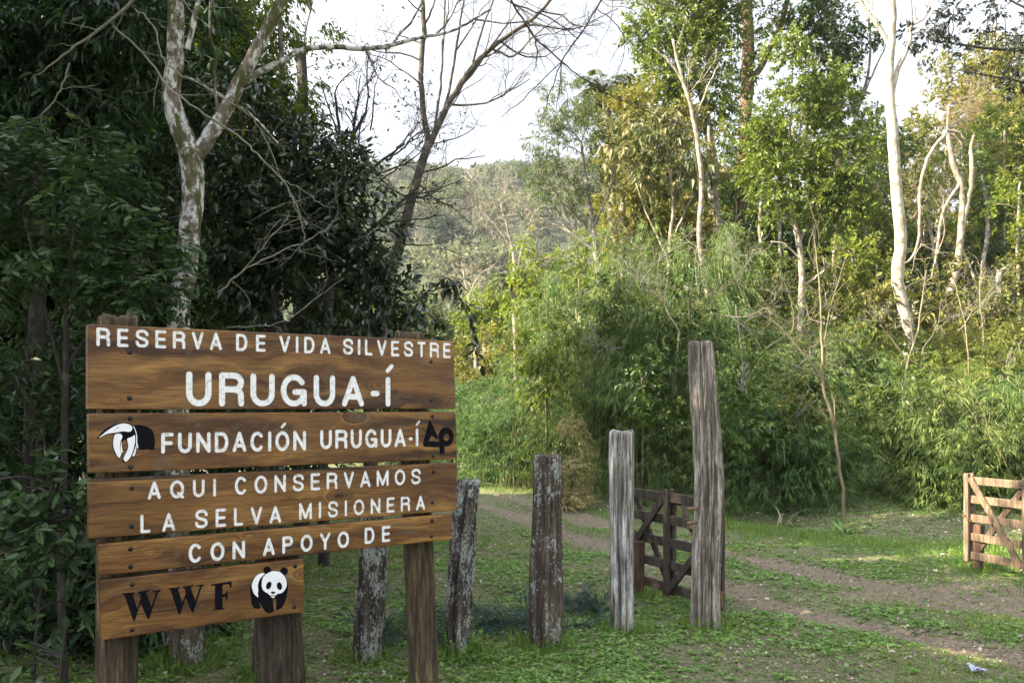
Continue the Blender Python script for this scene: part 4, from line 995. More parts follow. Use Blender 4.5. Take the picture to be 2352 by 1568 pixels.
# ---- right: trees on the bank, each from its trunk and crown in the picture
make_tree('willowy_tree', 'airy grey green tree with pale bare lower branches beside the open sky', 22, [[(1390, 760, 16), (1375, 620, 15), (1362, 520, 12), (1350, 440, 9), (1335, 330, 6)], [(1366, 540, 9), (1310, 480, 7), (1270, 440, 4)], [(1370, 580, 8), (1300, 530, 6), (1240, 500, 3)], [(1362, 520, 8), (1400, 440, 6), (1410, 360, 4)]],
  [(1290, 240, 50), (1330, 330, 80), (1255, 330, 45), (1390, 370, 60), (1290, 420, 60), (1350, 290, 60), (1240, 390, 40), (1380, 460, 50)], M['leaf_willow'], M['bark_grey'], lai=1.0, k=14, L=.12, W=.026, seed=80, droop=.6, lt=.35, gap=.45,
  bare=[(1310, 480, .02, 1.6, 3, 4, -.8, 0, .5, .9), (1300, 530, .018, 1.5, 3, 4, -.9, 0, .2, .9), (1340, 340, .015, 1.2, 2, 4, -.3, 0, 1, .9)])
make_tree('dense_tree', 'dense dark green tree crown against the sky right of the palm', 25, [[(1635, 700, 30), (1640, 500, 28), (1632, 330, 22), (1600, 150, 14), (1590, -20, 9)], [(1636, 420, 14), (1560, 250, 10), (1520, 130, 6)]],
  [(1500, 60, 65), (1590, 20, 90), (1560, 140, 90), (1650, 150, 80), (1475, 100, 40), (1620, 240, 70), (1530, -70, 100), (1650, 50, 70), (1540, 210, 60), (1660, 290, 40), (1620, -130, 120)], M['leaf_green'], M['bark_grey'], lai=1.9, k=14, L=.15, W=.065, seed=81, lt=.4, gap=.42)
make_tree('slender_tree', 'slim pale trunk with bare pale branches in front of the dense crown', 19, [[(1632, 760, 13.4), (1622, 660, 12.6), (1606, 540, 11.8), (1612, 400, 11.8), (1590, 260, 10.1), (1565, 175, 7.6), (1545, 90, 5.0)], [(1594, 280, 5.9), (1620, 215, 5.0), (1650, 150, 2.5)], [(1578, 215, 5.0), (1545, 150, 4.2), (1500, 110, 2.5)]],
  [(1500, 700, 40)], M['leaf_olive'], M['bark_pale'], lai=.6, k=10, L=.09, W=.04, seed=82, nl=2,
  bare=[(1590, 255, .015, 1.2, 2, 5, -.4, 0, .9, .9), (1580, 215, .014, 1.1, 2, 5, .6, 0, .7, .9), (1612, 420, .012, 1.0, 2, 4, -.7, 0, .5, .9), (1550, 120, .01, .9, 2, 4, -.2, 0, 1, .9)])
make_tree('slender_tree', 'second slim pale trunk just right of the bare branched one', 21, [[(1665, 740, 11.8), (1655, 620, 11.8), (1648, 480, 11.8), (1632, 380, 10.1), (1628, 290, 6.7)]], [(1660, 640, 50), (1640, 330, 45), (1680, 560, 40)], M['leaf_olive'], M['bark_pale'], lai=1.4, k=12, L=.10, W=.045, seed=83, nl=5)
make_tree('tall_tree', 'tall reddish trunk mostly clothed in leaves rising out of the frame', 27, [[(1690, 760, 30.2), (1692, 560, 28.6), (1704, 400, 28.6), (1714, 250, 28.6), (1718, 100, 28.6), (1712, -60, 25.2)], [(1724, 190, 15.1), (1760, 130, 14.3), (1795, 50, 12.6), (1822, -60, 10.1)]],
  [(1700, 330, 50), (1740, 440, 70), (1680, 480, 55), (1740, 250, 35), (1705, 160, 28), (1735, 90, 26), (1760, 30, 40), (1830, 60, 34), (1740, -160, 140), (1850, -130, 100), (1700, 600, 60), (1690, 220, 30)], M['leaf_green'], M['bark_brown'], lai=1.7, k=14, L=.14, W=.06, seed=84, lt=.35)
make_tree('yellowing_tree', 'small tree with large drooping yellowing leaves', 20.5, [[(1530, 700, 8.4), (1540, 560, 8.4), (1546, 450, 6.7), (1530, 360, 4.2)], [(1540, 560, 5.0), (1580, 470, 4.2), (1600, 400, 2.5)], [(1536, 600, 5.0), (1490, 500, 4.2), (1460, 420, 2.5)], [(1544, 500, 4.2), (1560, 420, 3.4), (1570, 350, 1.7)]],
  [(1490, 360, 60), (1560, 350, 60), (1610, 400, 50), (1450, 330, 50), (1520, 410, 50), (1440, 400, 45), (1500, 300, 40)], M['leaf_yellow'], M['bark_pale'], lai=1.1, k=9, L=.20, W=.10, seed=85, droop=1.1, lt=.35, gap=.44)
make_tree('olive_tree', 'olive green tree behind the yellowing one below the palm', 24, [[(1430, 740, 15.1), (1430, 500, 12.6), (1430, 330, 7.6)]], [(1440, 270, 60), (1490, 240, 50), (1420, 360, 60), (1480, 440, 60), (1420, 470, 60), (1560, 280, 50), (1440, 560, 60), (1520, 520, 60), (1600, 480, 60), (1590, 560, 60)], M['leaf_olive'], M['bark_grey'], lai=1.7, k=14, L=.12, W=.05, seed=86, lt=.35)
make_tree('leafy_tree', 'full leafy sunlit tree with a pale forked trunk in the middle of the bank', 18.5, [[(1836, 900, 14.3), (1838, 760, 15.1), (1842, 640, 15.1), (1832, 545, 14.3), (1815, 470, 10.9), (1820, 380, 7.6)], [(1840, 660, 8.4), (1870, 640, 6.7), (1905, 610, 4.2)], [(1834, 560, 8.4), (1880, 460, 6.7), (1920, 380, 4.2)], [(1836, 590, 5.9), (1800, 560, 5.0), (1770, 555, 3.4)]],
  [(1800, 170, 60), (1880, 210, 70), (1935, 270, 55), (1790, 270, 60), (1860, 320, 75), (1940, 380, 60), (1770, 400, 60), (1850, 420, 75), (1900, 470, 70), (1780, 480, 50), (1840, 240, 60), (1960, 460, 45), (1820, 120, 40), (1760, 330, 45)], M['leaf_green'], M['bark_pale'], lai=2.1, k=14, L=.11, W=.052, seed=87, lt=.3, gap=.43)
make_tree('dark_topped_tree', 'darker leafed tree top standing up behind the full leafy tree', 26, [[(1930, 760, 15.1), (1920, 400, 11.8), (1915, 150, 7.6), (1910, 0, 5.0)]], [(1910, 90, 60), (1860, 30, 45), (1930, 160, 45), (1870, 90, 45), (1985, 90, 30), (1900, 20, 45), (1900, 220, 50)], M['leaf_deep'], M['bark_grey'], lai=2.0, k=12, L=.14, W=.06, seed=88, lt=.35, gap=.42)
make_tree('white_tree', 'tall white barked tree with a clean curved trunk and bare top', 20.6, [[(2088, 770, 26.9), (2083, 735, 26.0), (2064, 660, 27.7), (2064, 600, 28.6), (2070, 560, 27.7), (2058, 420, 26.0), (2048, 280, 24.4), (2042, 180, 21.8), (2046, 100, 20.2), (2050, 30, 18.5), (2042, -80, 15.1)], [(2044, 105, 11.8), (2018, 60, 10.1), (1985, 20, 8.4), (1960, -40, 5.9)], [(2050, 215, 11.8), (2062, 160, 10.9), (2085, 110, 10.9), (2092, 60, 9.2), (2088, -40, 6.7)], [(2018, 60, 5.0), (2000, 20, 4.2), (1985, -40, 3.4)]],
  [(2110, 80, 25), (2140, 60, 22), (2085, 90, 16)], M['leaf_purple'], M['bark_white'], lai=.9, k=10, L=.14, W=.06, seed=89, nl=2, bare=[(2090, 60, .03, 1.2, 2, 4, .8, 0, .4, .9), (2018, 60, .02, 1.2, 2, 3, -.6, 0, .8, .9)])
make_tree('dead_tree', 'grey dead forked branch sticking up left of the white trunk', 26, [[(1940, 480, 8.4), (1960, 290, 7.6), (1990, 190, 6.7), (1998, 90, 5.0), (1990, -20, 3.4)], [(1978, 230, 5.0), (2010, 160, 4.2), (2040, 90, 2.5)], [(1966, 280, 4.2), (1996, 250, 3.4)]], [], None, M['bark_grey'], lai=0, seed=90, bare=[(1998, 100, .02, 1.0, 2, 3, -.3, 0, 1, .9)])
make_tree('dead_tree', 'snapped dead tree with white curving stems right of the white trunk', 22.6, [
  [(2172, 700, 19.2), (2196, 620, 17.8), (2206, 540, 14.8), (2210, 440, 13.3), (2190, 380, 13.3), (2180, 330, 12.6), (2172, 298, 10.4)],
  [(2174, 305, 8.9), (2130, 365, 8.1), (2112, 450, 8.1), (2112, 540, 7.4), (2096, 590, 5.9), (2068, 610, 3.7)], [(2205, 420, 8.1), (2166, 490, 7.4), (2152, 580, 6.7), (2140, 640, 4.4)],
  [(2206, 560, 10.4), (2220, 480, 11.1), (2232, 400, 11.1), (2230, 340, 8.1), (2238, 310, 5.2)], [(2206, 570, 7.4), (2230, 620, 6.7), (2262, 700, 5.2), (2290, 740, 3.0)], [(2196, 640, 5.9), (2220, 620, 4.4), (2235, 600, 3.0)], [(2172, 300, 8.9), (2200, 305, 7.4), (2222, 325, 3.7)], [(2172, 302, 7.4), (2196, 316, 5.9), (2214, 338, 3.0)]],
  [], None, M['bark_pale'], lai=0, seed=91, bare=[(2150, 590, .02, 1.3, 3, 4, .2, 0, .6, .9), (2112, 540, .018, 1.2, 2, 4, .4, 0, -.6, .9), (2230, 620, .018, 1.2, 2, 4, .5, 0, -.5, .9), (2200, 640, .02, 1.2, 2, 4, -.6, 0, -.4, .9)])
make_tree('tan_twiggy_tree', 'dry tan twiggy tree behind the snapped dead stems', 31, [[(2160, 760, 11.8), (2150, 560, 10.1), (2170, 380, 7.6), (2180, 240, 5.0)]], [(2230, 280, 55), (2250, 230, 40), (2140, 430, 55), (2180, 520, 55), (2110, 380, 40), (2230, 370, 50)], M['leaf_tan'], M['twig'], lai=.7, k=14, L=.14, W=.022, seed=92, lt=.5, gap=.40, nl=50,
  bare=[(2120, 560, .03, 2.2, 3, 5, .1, 0, 1, .8), (2170, 500, .03, 2.4, 3, 5, -.1, 0, 1, .8), (2200, 400, .03, 2.2, 3, 5, .3, 0, 1, .8), (2090, 520, .02, 2.0, 3, 4, .1, 0, 1, .8)])
make_tree('bank_tree', 'dark crowned tree at the top of the right bank against the sky', 38, [[(2230, 700, 20.2), (2230, 400, 16.8), (2230, 220, 10.1)]], [(2220, 170, 60), (2280, 190, 60), (2180, 220, 40), (2320, 160, 50), (2260, 140, 50), (2250, 240, 60), (2310, 250, 60), (2150, 160, 24)], M['leaf_olive'], M['bark_grey'], lai=1.9, k=14, L=.20, W=.09, seed=93, lt=.6)
make_tree('bank_tree', 'yellow green sunlit tree at the right edge of the frame', 30, [[(2340, 760, 18.5), (2330, 500, 15.1), (2320, 340, 10.1)]], [(2300, 330, 70), (2350, 400, 90), (2290, 430, 60), (2340, 290, 70), (2300, 500, 70), (2350, 520, 80), (2400, 340, 90), (2330, 600, 70), (2290, 370, 40)], M['leaf_sunny'], M['bark_grey'], lai=1.8, k=14, L=.16, W=.07, seed=94, lt=.5)
make_tree('bank_tree', 'deep green tree directly behind the white trunk', 29, [[(2010, 760, 18.5), (2000, 500, 15.1), (2000, 330, 10.1)]], [(2000, 300, 50), (1990, 370, 60), (2040, 330, 40), (2010, 450, 60), (1960, 540, 60), (2030, 540, 60), (1990, 620, 60), (1940, 620, 50), (2080, 350, 25), (2040, 640, 55), (1930, 430, 40)], M['leaf_green'], M['bark_dark'], lai=1.9, k=14, L=.16, W=.07, seed=95, lt=.45)
make_tree('bank_tree', 'shaded green tree between the tall trunk and the leafy tree', 28, [[(1740, 780, 16.8), (1750, 600, 13.4), (1760, 500, 8.4)]], [(1740, 540, 60), (1790, 560, 55), (1720, 640, 60), (1780, 650, 60), (1670, 620, 50), (1840, 560, 50), (1880, 580, 50), (1850, 650, 50), (1660, 420, 40), (1650, 540, 45)], M['leaf_deep'], M['bark_dark'], lai=1.9, k=14, L=.16, W=.07, seed=96, lt=.45)
make_tree('bank_tree', 'mixed green tree behind the lower right edge', 27, [[(2260, 800, 16.8), (2262, 640, 13.4), (2270, 520, 8.4)]], [(2260, 560, 45), (2290, 640, 60), (2240, 650, 50), (2340, 660, 60), (2270, 480, 40), (2140, 640, 45), (2100, 680, 45), (2200, 690, 45), (2140, 560, 30)], M['leaf_deep'], M['bark_grey'], lai=1.7, k=14, L=.15, W=.065, seed=97, lt=.4)
make_tree('overhanging_tree', 'dusky small leaved branches reaching in at the upper right corner', 14, [[(2560, 700, 30), (2540, 300, 26), (2480, 160, 18), (2380, 120, 10), (2260, 110, 6), (2130, 90, 3)], [(2480, 160, 10), (2400, 190, 7), (2300, 180, 4), (2190, 160, 2)], [(2440, 140, 9), (2380, 40, 6), (2300, -10, 4)]],
  [(2330, 60, 50), (2270, 100, 45), (2220, 130, 35), (2340, 150, 45), (2180, 60, 30), (2290, 30, 40), (2150, 110, 24), (2360, 200, 40), (2190, 20, 28), (2400, 60, 70)], M['leaf_purple'], M['twig_dark'], lai=.75, k=9, L=.085, W=.04, seed=98, droop=.4, lt=.22, gap=.5, nl=24)
make_tree('slope_shrub', 'broad leaved sunlit shrub at the foot of the white trunk', 21, [[(2080, 860, 9), (2070, 740, 8), (2080, 660, 5)]], [(2010, 700, 50), (2060, 680, 40), (2120, 690, 50), (2030, 760, 55), (2120, 760, 60), (2180, 720, 50), (1970, 740, 45), (2190, 640, 30)], M['leaf_olive'], M['bark_grey'], lai=1.4, k=9, L=.17, W=.075, seed=99, droop=.6, lt=.3, cat='shrub')
make_tree('slope_shrub', 'sunlit shrub hiding the foot of the tall white trunk', 19.3, [[(2095, 940, 6), (2092, 860, 5), (2090, 800, 4)]], [(2090, 805, 40), (2062, 830, 36), (2122, 820, 38), (2100, 850, 40)], M['leaf_sunny'], M['bark_grey'], lai=1.2, k=10, L=.11, W=.05, seed=102, droop=.5, lt=.26, cat='shrub')
make_tree('slope_shrub', 'olive shrub on the slope beside the leafy tree trunk', 19.5, [[(1900, 900, 8), (1900, 760, 7), (1895, 620, 5)]], [(1890, 590, 45), (1940, 640, 45), (1880, 680, 45), (1940, 720, 50), (1780, 700, 50), (1720, 740, 50), (1790, 620, 45), (1720, 660, 40)], M['leaf_olive'], M['bark_grey'], lai=1.3, k=12, L=.12, W=.04, seed=100, droop=.5, lt=.3, cat='shrub')

SLIM = [(1478, 25, 8, 330, 'thin pale trunk below the left side of the dense crown'), (1548, 26, 9, 300, 'thin grey trunk behind the yellowing tree'), (1756, 24, 9, 330, 'slim pale trunk right of the tall reddish trunk'), (1792, 26, 8, 300, 'slim trunk in the gap left of the leafy tree'),
        (1872, 25, 9, 260, 'slender trunk showing through the full leafy tree'), (1926, 24, 8, 380, 'thin pale trunk right of the leafy tree crown'), (1982, 27, 9, 330, 'slender trunk left of the white trunk'), (2016, 26, 7, 420, 'thinnest pale trunk close to the white trunk'),
        (2146, 26, 8, 380, 'slim pale trunk among the dry tan twigs'), (2256, 26, 10, 330, 'slim pale trunk right of the snapped dead tree'), (2304, 27, 8, 300, 'thin trunk in front of the right edge tree'), (2334, 25, 8, 420, 'thin pale trunk beside the frame edge')]
for i, (px, d, w, top, lab) in enumerate(SLIM):
    rg = np.random.default_rng(600 + i); a_ = rg.normal(0, 8, 4)
    make_tree('slender_tree', lab, d, [[(px + a_[0], 780, w), (px + a_[1], 640, w), (px + a_[2], 500, w * .85), (px + a_[3], top, w * .5)]], [(px + a_[3], top, 38), (px - 25, top + 70, 36), (px + 25, top + 110, 36)], M[['leaf_green', 'leaf_olive', 'leaf_sunny'][i % 3]], M['bark_pale' if i % 3 else 'bark_grey'], lai=1.1, k=12, L=.12, W=.05, seed=620 + i, lt=.35, nl=4)
FILL = [('yellow green tree filling the gap behind the palm', 33, 1470, [(1450, 300, 60), (1500, 440, 75), (1420, 520, 70), (1560, 500, 80), (1480, 600, 80), (1370, 600, 70), (1570, 380, 50)], 'leaf_sunny'),
        ('green tree in the shade behind the slim pale trunks', 32, 1660, [(1640, 440, 65), (1700, 400, 55), (1700, 540, 80), (1620, 600, 80), (1760, 600, 80), (1740, 480, 60)], 'leaf_green'),
        ('broad green tree behind the full leafy tree', 31, 1890, [(1860, 500, 80), (1940, 480, 75), (1900, 600, 90), (1980, 600, 80), (1820, 640, 80), (1840, 380, 60), (1960, 330, 45)], 'leaf_green'),
        ('olive tree standing behind the snapped dead tree', 34, 2120, [(2100, 330, 55), (2150, 440, 75), (2080, 470, 80), (2140, 560, 80), (2060, 590, 80), (2190, 620, 80), (2200, 320, 60)], 'leaf_olive'),
        ('leafy olive tree behind the right edge tree', 35, 2290, [(2280, 290, 80), (2240, 410, 80), (2320, 480, 90), (2260, 560, 80), (2330, 640, 90), (2390, 250, 80)], 'leaf_olive'),
        ('low green tree above the bamboo between palm and pale trunks', 24.5, 1520, [(1440, 620, 50), (1500, 640, 55), (1570, 600, 55), (1620, 660, 55), (1540, 540, 45)], 'leaf_sunny'),
        ('low leafy tree among the trunks behind the low bamboo', 23.5, 1740, [(1680, 680, 55), (1750, 700, 60), (1700, 600, 45), (1800, 740, 60), (1860, 740, 55), (1780, 640, 45)], 'leaf_green'),
        ('low yellow green tree beneath the dark tree beside the white trunk', 23, 1960, [(1950, 680, 55), (2000, 640, 50), (1910, 740, 60), (2000, 760, 60), (1960, 580, 40)], 'leaf_sunny'),
        ('bushy low tree at the foot of the right edge tree', 22.5, 2290, [(2250, 720, 60), (2310, 700, 60), (2340, 780, 60), (2270, 800, 55), (2200, 780, 50), (2360, 620, 60)], 'leaf_olive')]
for i, (lab, d, px, lobes, lm) in enumerate(FILL):
    make_tree('bank_tree', lab, d, [[(px, 800, 16), (px + 6, 620, 13), (px - 4, lobes[0][1], 7)]], lobes, M[lm], M['bark_grey'], lai=1.7, k=14, L=.006 * d, W=.0027 * d, seed=170 + i, lt=.45, gap=.40)

# ---- palms
def palm(label, px, py, d, foot, frond, nf, seed, r):
    rng = np.random.default_rng(seed); mb = MB(); cb = MB()
    top = P(px, py, d); b = P(foot[0], foot[1], d); base = A(b[0], d, gz(b[0], d) - .1)
    q, rr = smooth_path([base, (base + top) / 2 + A(.1, 0, 0), top], [r * 1.2, r, r * .9], 6); mb.tube(q, rr, 10)
    fb = []
    for i in range(nf):
        az = rng.uniform(0, 2 * math.pi); el = rng.uniform(.2, 1.5); L = frond * rng.uniform(.8, 1.1)
        h = A(math.cos(az), math.sin(az), 0); p = top.copy(); pts = [p]; e = el
        for s in range(12):
            p = p + (h * math.cos(e) + A(0, 0, math.sin(e))) * L / 12; e -= .10 + .05 * s / 6; pts.append(p)
        pts = np.array(pts); f = MB(); f.tube(pts, np.linspace(.02, .005, 13), 4)
        idx = rng.uniform(1.2, 12, 130); i0 = np.minimum(idx.astype(int), 11); fr = (idx - i0)[:, None]
        C = pts[i0] * (1 - fr) + pts[i0 + 1] * fr; t = unit(pts[i0 + 1] - pts[i0]); side = unit(np.cross(t, A(0, 0, 1))) * np.where(rng.uniform(0, 1, 130) < .5, 1, -1)[:, None]
        ld = unit(t * .7 + side + A(0, 0, -.35) + rng.normal(0, .15, t.shape))
        leaves(f, C, ld, np.tile(A(0, 0, 1), (130, 1)) + rng.normal(0, .3, (130, 3)), .5 * frond / 1.8 * rng.uniform(.7, 1.1, 130), .032, rng.uniform(0, 1, 130), .5)
        fb.append(f)
    o = thing('palm_tree', label, 'palm', base)
    mb.build('trunk', M['palmtrunk'], o, base, smooth=True)
    for f in fb: f.build('frond', M['leaf_willow'], o, base)
palm('feathery palm standing against the sky left of the dense crown', 1392, 235, 26, (1415, 800), 1.25, 30, 110, .12)
palm('small palm with arching fronds in the sunlit valley', 1178, 655, 33, (1182, 900), 1.1, 16, 111, .1)

# ---- sunlit trees down in the valley, left of the bamboo
vt = [('bright yellow green tree above the far bend of the track', 30, 1230, [(1225, 620, 45), (1260, 660, 50), (1200, 690, 45), (1250, 730, 50), (1290, 620, 35), (1215, 570, 22)], 'leaf_sunny'),
      ('round pale green tree in the valley right of the sign top', 36, 1110, [(1105, 700, 40), (1140, 720, 40), (1080, 740, 35), (1120, 760, 45), (1150, 680, 25)], 'leaf_sunny'),
      ('low sunlit tree just right of the sign corner', 29, 1090, [(1075, 820, 35), (1110, 840, 40), (1140, 800, 40), (1170, 850, 45), (1080, 890, 45), (1130, 900, 40)], 'leaf_olive'),
      ('olive green tree behind the valley palm', 40, 1185, [(1170, 720, 40), (1190, 770, 45), (1150, 770, 35), (1210, 800, 40)], 'leaf_olive'),
      ('grey green valley tree low beside the leaning tree', 42, 980, [(960, 720, 45), (1000, 760, 45), (930, 780, 50), (1040, 790, 40), (990, 830, 50), (1060, 740, 30)], 'leaf_willow'),
      ('pale leafed tree low in the valley behind the glossy bush', 34, 900, [(880, 760, 50), (920, 820, 50), (860, 840, 50), (960, 870, 45), (1010, 880, 40)], 'leaf_olive')]
for i, (lab, d, px, lobes, lm) in enumerate(vt):
    make_tree('valley_tree', lab, d, [[(px, 960, 12), (px + 4, 800, 10), (px, lobes[0][1], 5)]], lobes, M[lm], M['bark_pale'], lai=1.8, k=14, L=.17, W=.075, seed=120 + i, lt=.5)
make_tree('bare_pale_tree', 'pale leafless tree in front of the hill', 55, [[(1190, 700, 10), (1182, 600, 9), (1170, 540, 6), (1150, 470, 3)], [(1184, 620, 6), (1210, 540, 5), (1230, 480, 3)], [(1176, 570, 5), (1140, 520, 4), (1110, 490, 2)]], [(1160, 480, 50), (1210, 490, 50), (1120, 510, 40), (1190, 540, 45)], M['leaf_hillgrey'], M['bark_pale'], lai=.2, k=14, L=.35, W=.03, seed=130, lt=.8, nl=40,
  bare=[(1182, 590, .05, 4, 3, 4, -.3, 0, 1, .9), (1200, 560, .05, 4, 3, 4, .4, 0, 1, .9)])
make_tree('bare_pale_tree', 'pale leafless tree lower in the valley beside the drooping spray', 48, [[(1085, 820, 8), (1080, 720, 7), (1070, 660, 4), (1060, 600, 2)], [(1081, 730, 4), (1100, 660, 3)]], [(1060, 640, 40), (1100, 650, 35)], M['leaf_hillgrey'], M['bark_pale'], lai=.3, k=14, L=.3, W=.03, seed=131, lt=.7, nl=30, bare=[(1078, 700, .04, 3, 3, 4, -.2, 0, 1, .9), (1080, 720, .04, 3, 3, 4, .4, 0, 1, .9)])

# ---- bamboo: mounds of arching canes with hanging leaves
def bamboo_proto(seed, H, S, nc, m, k=12, leaf='leaf_bamboo', base_h=.12, L=.128, W=.0175):
    rng = np.random.default_rng(seed); tb = MB(); cb = MB(); Cs, Ts = [], []
    for c in range(nc):
        az = rng.uniform(0, 2 * math.pi); R = S * rng.uniform(.15, 1.0) ** .8; h = H * rng.uniform(.62, 1.05) * (1 - .18 * R / S)
        b = A(*(rng.normal(0, .3 * S * .5, 2)), 0); hd = A(math.cos(az), math.sin(az), 0)
        kk = rng.uniform(1.75, 2.5) if rng.uniform() > .28 else rng.uniform(1.15, 1.6); t = np.linspace(0, 1, 14)
        q = b + hd * (R * 1.15 * t ** 1.7)[:, None]; q[:, 2] = h * np.sin(t * kk) / (1 if kk > 1.57 else math.sin(kk))
        q += np.cumsum(rng.normal(0, .012, q.shape), 0)
        tb.tube(q, np.linspace(.012, .003, 14), 4, cap=False)
        u = rng.uniform(base_h, 1, m) ** .85; x = u * 13; i0 = np.minimum(x.astype(int), 12); f = (x - i0)[:, None]
        pt = q[i0] * (1 - f) + q[i0 + 1] * f
        tg = unit(q[i0 + 1] - q[i0])
        d = tg * .5 + hd * .5 + rng.normal(0, .7, (m, 3)) + A(0, 0, -.25)
        Cs.append(pt + rng.normal(0, .06, (m, 3))); Ts.append(d)
    n2 = int(nc * m * .75); az = rng.uniform(0, 2 * math.pi, n2); rr = S * rng.uniform(.45, 1.05, n2); hh = H * .62 * rng.uniform(0.02, 1, n2) ** 1.1
    pt = np.stack([np.cos(az) * rr, np.sin(az) * rr, hh], 1); Cs.append(pt); Ts.append(np.stack([np.cos(az), np.sin(az), az * 0 - .3], 1) + rng.normal(0, .6, (n2, 3)))
    Cs = np.concatenate(Cs); Ts = np.concatenate(Ts); kp = vnoise(Cs * A(1.5, 1.5, 1.9) + seed) * .65 + vnoise(Cs * A(4, 4, 5) + seed) * .35 > .45; Cs, Ts = Cs[kp], Ts[kp]
    clumps(cb, Cs, Ts, .30, k, L, W, rng, .65, .75, 1, .15, spread=.8)
    o = thing('bamboo_clump', None, None, (0, 0, 0))
    tb.build('canes', M['culm'], o, smooth=True); cb.build('foliage', M[leaf], o)
    return o
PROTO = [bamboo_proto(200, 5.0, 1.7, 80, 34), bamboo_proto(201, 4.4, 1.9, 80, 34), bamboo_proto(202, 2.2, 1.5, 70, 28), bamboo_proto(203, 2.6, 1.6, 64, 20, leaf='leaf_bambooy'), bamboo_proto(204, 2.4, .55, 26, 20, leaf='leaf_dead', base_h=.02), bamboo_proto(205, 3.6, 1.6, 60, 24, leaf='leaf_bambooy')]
PK = [kids(p) for p in PROTO]; used = set()
BAM = [  # px, distance, prototype, height scale, spread scale, turn, label
  (1110, 22.5, 0, .52, .95, .3, 'grey green bamboo clump at the far bend right of the sign'),
  (1200, 20.6, 1, .66, .90, 1.2, 'bamboo clump over the far bend above the speckled stump post'),
  (1300, 21.0, 0, .98, .9, 2.0, 'tall weeping bamboo clump below the willowy tree'),
  (1385, 18.6, 1, 1.0, .82, 2.9, 'weeping bamboo clump behind the silver post'),
  (1470, 19.6, 0, 1.10, .85, 3.7, 'tallest weeping bamboo clump below the yellowing tree'),
  (1545, 17.2, 1, .94, .80, 4.4, 'bamboo clump behind the dark gate'),
  (1640, 18.4, 0, .98, .80, 5.0, 'bamboo clump directly behind the tall grey post'),
  (1700, 16.6, 1, .62, .85, 5.7, 'dark bamboo clump just right of the tall grey post'),
  (1800, 15.3, 2, .86, .90, .9, 'low rounded bamboo mound at the track edge'),
  (1790, 18.4, 1, .58, .95, 1.7, 'bamboo clump below the leafy tree trunk'),
  (1910, 18.6, 2, .98, .90, 2.6, 'bamboo mound behind the forked sapling'),
  (2160, 15.2, 2, .95, .95, 3.3, 'rounded weeping bamboo mound left of the tan gate'),
  (2265, 14.6, 2, .86, .95, 4.1, 'bamboo mound behind the tan gate'),
  (2370, 15.4, 2, .95, 1.1, 4.9, 'bamboo mound at the right edge beyond the tan gate'),
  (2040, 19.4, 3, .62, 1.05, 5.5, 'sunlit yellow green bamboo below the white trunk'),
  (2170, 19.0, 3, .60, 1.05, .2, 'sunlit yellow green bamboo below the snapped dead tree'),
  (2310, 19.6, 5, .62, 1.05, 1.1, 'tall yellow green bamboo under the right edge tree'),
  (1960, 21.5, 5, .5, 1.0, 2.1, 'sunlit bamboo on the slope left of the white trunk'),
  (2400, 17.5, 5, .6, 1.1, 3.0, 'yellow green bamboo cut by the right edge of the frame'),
  (1690, 21.5, 5, .70, 1.0, 3.9, 'sunny bamboo in front of the tall reddish trunk'),
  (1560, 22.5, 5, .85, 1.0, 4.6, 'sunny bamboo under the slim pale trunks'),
  (1010, 25.5, 0, .50, .9, 2.4, 'bamboo clump glimpsed between the sign boards at the far bend'),
  (920, 24.5, 1, .55, .9, .8, 'bamboo clump beyond the bend mostly hidden by the sign'),
  (1062, 29.0, 0, .55, 1.0, 1.9, 'farthest bamboo clump where the track leaves the clearing'),
  (1312, 16.8, 4, .72, .55, 5.3, 'withered orange brown bamboo between the green clumps'),
  (1282, 16.0, 4, .42, .9, .6, 'short withered straw coloured bamboo above the speckled stump')]
for px, d, pi, sh, sw, rz, lab in BAM:
    o = PROTO[pi] if pi not in used else copy_tree(PROTO[pi], PK[pi]); used.add(pi)
    x = (px - CX) / F * d
    o.location = (x, d, gz(x, d) - .03); o.scale = (sw, sw, sh); o.rotation_euler = (0, 0, rz)
    tag(o, lab, 'bamboo', 'bamboo clumps along the track')

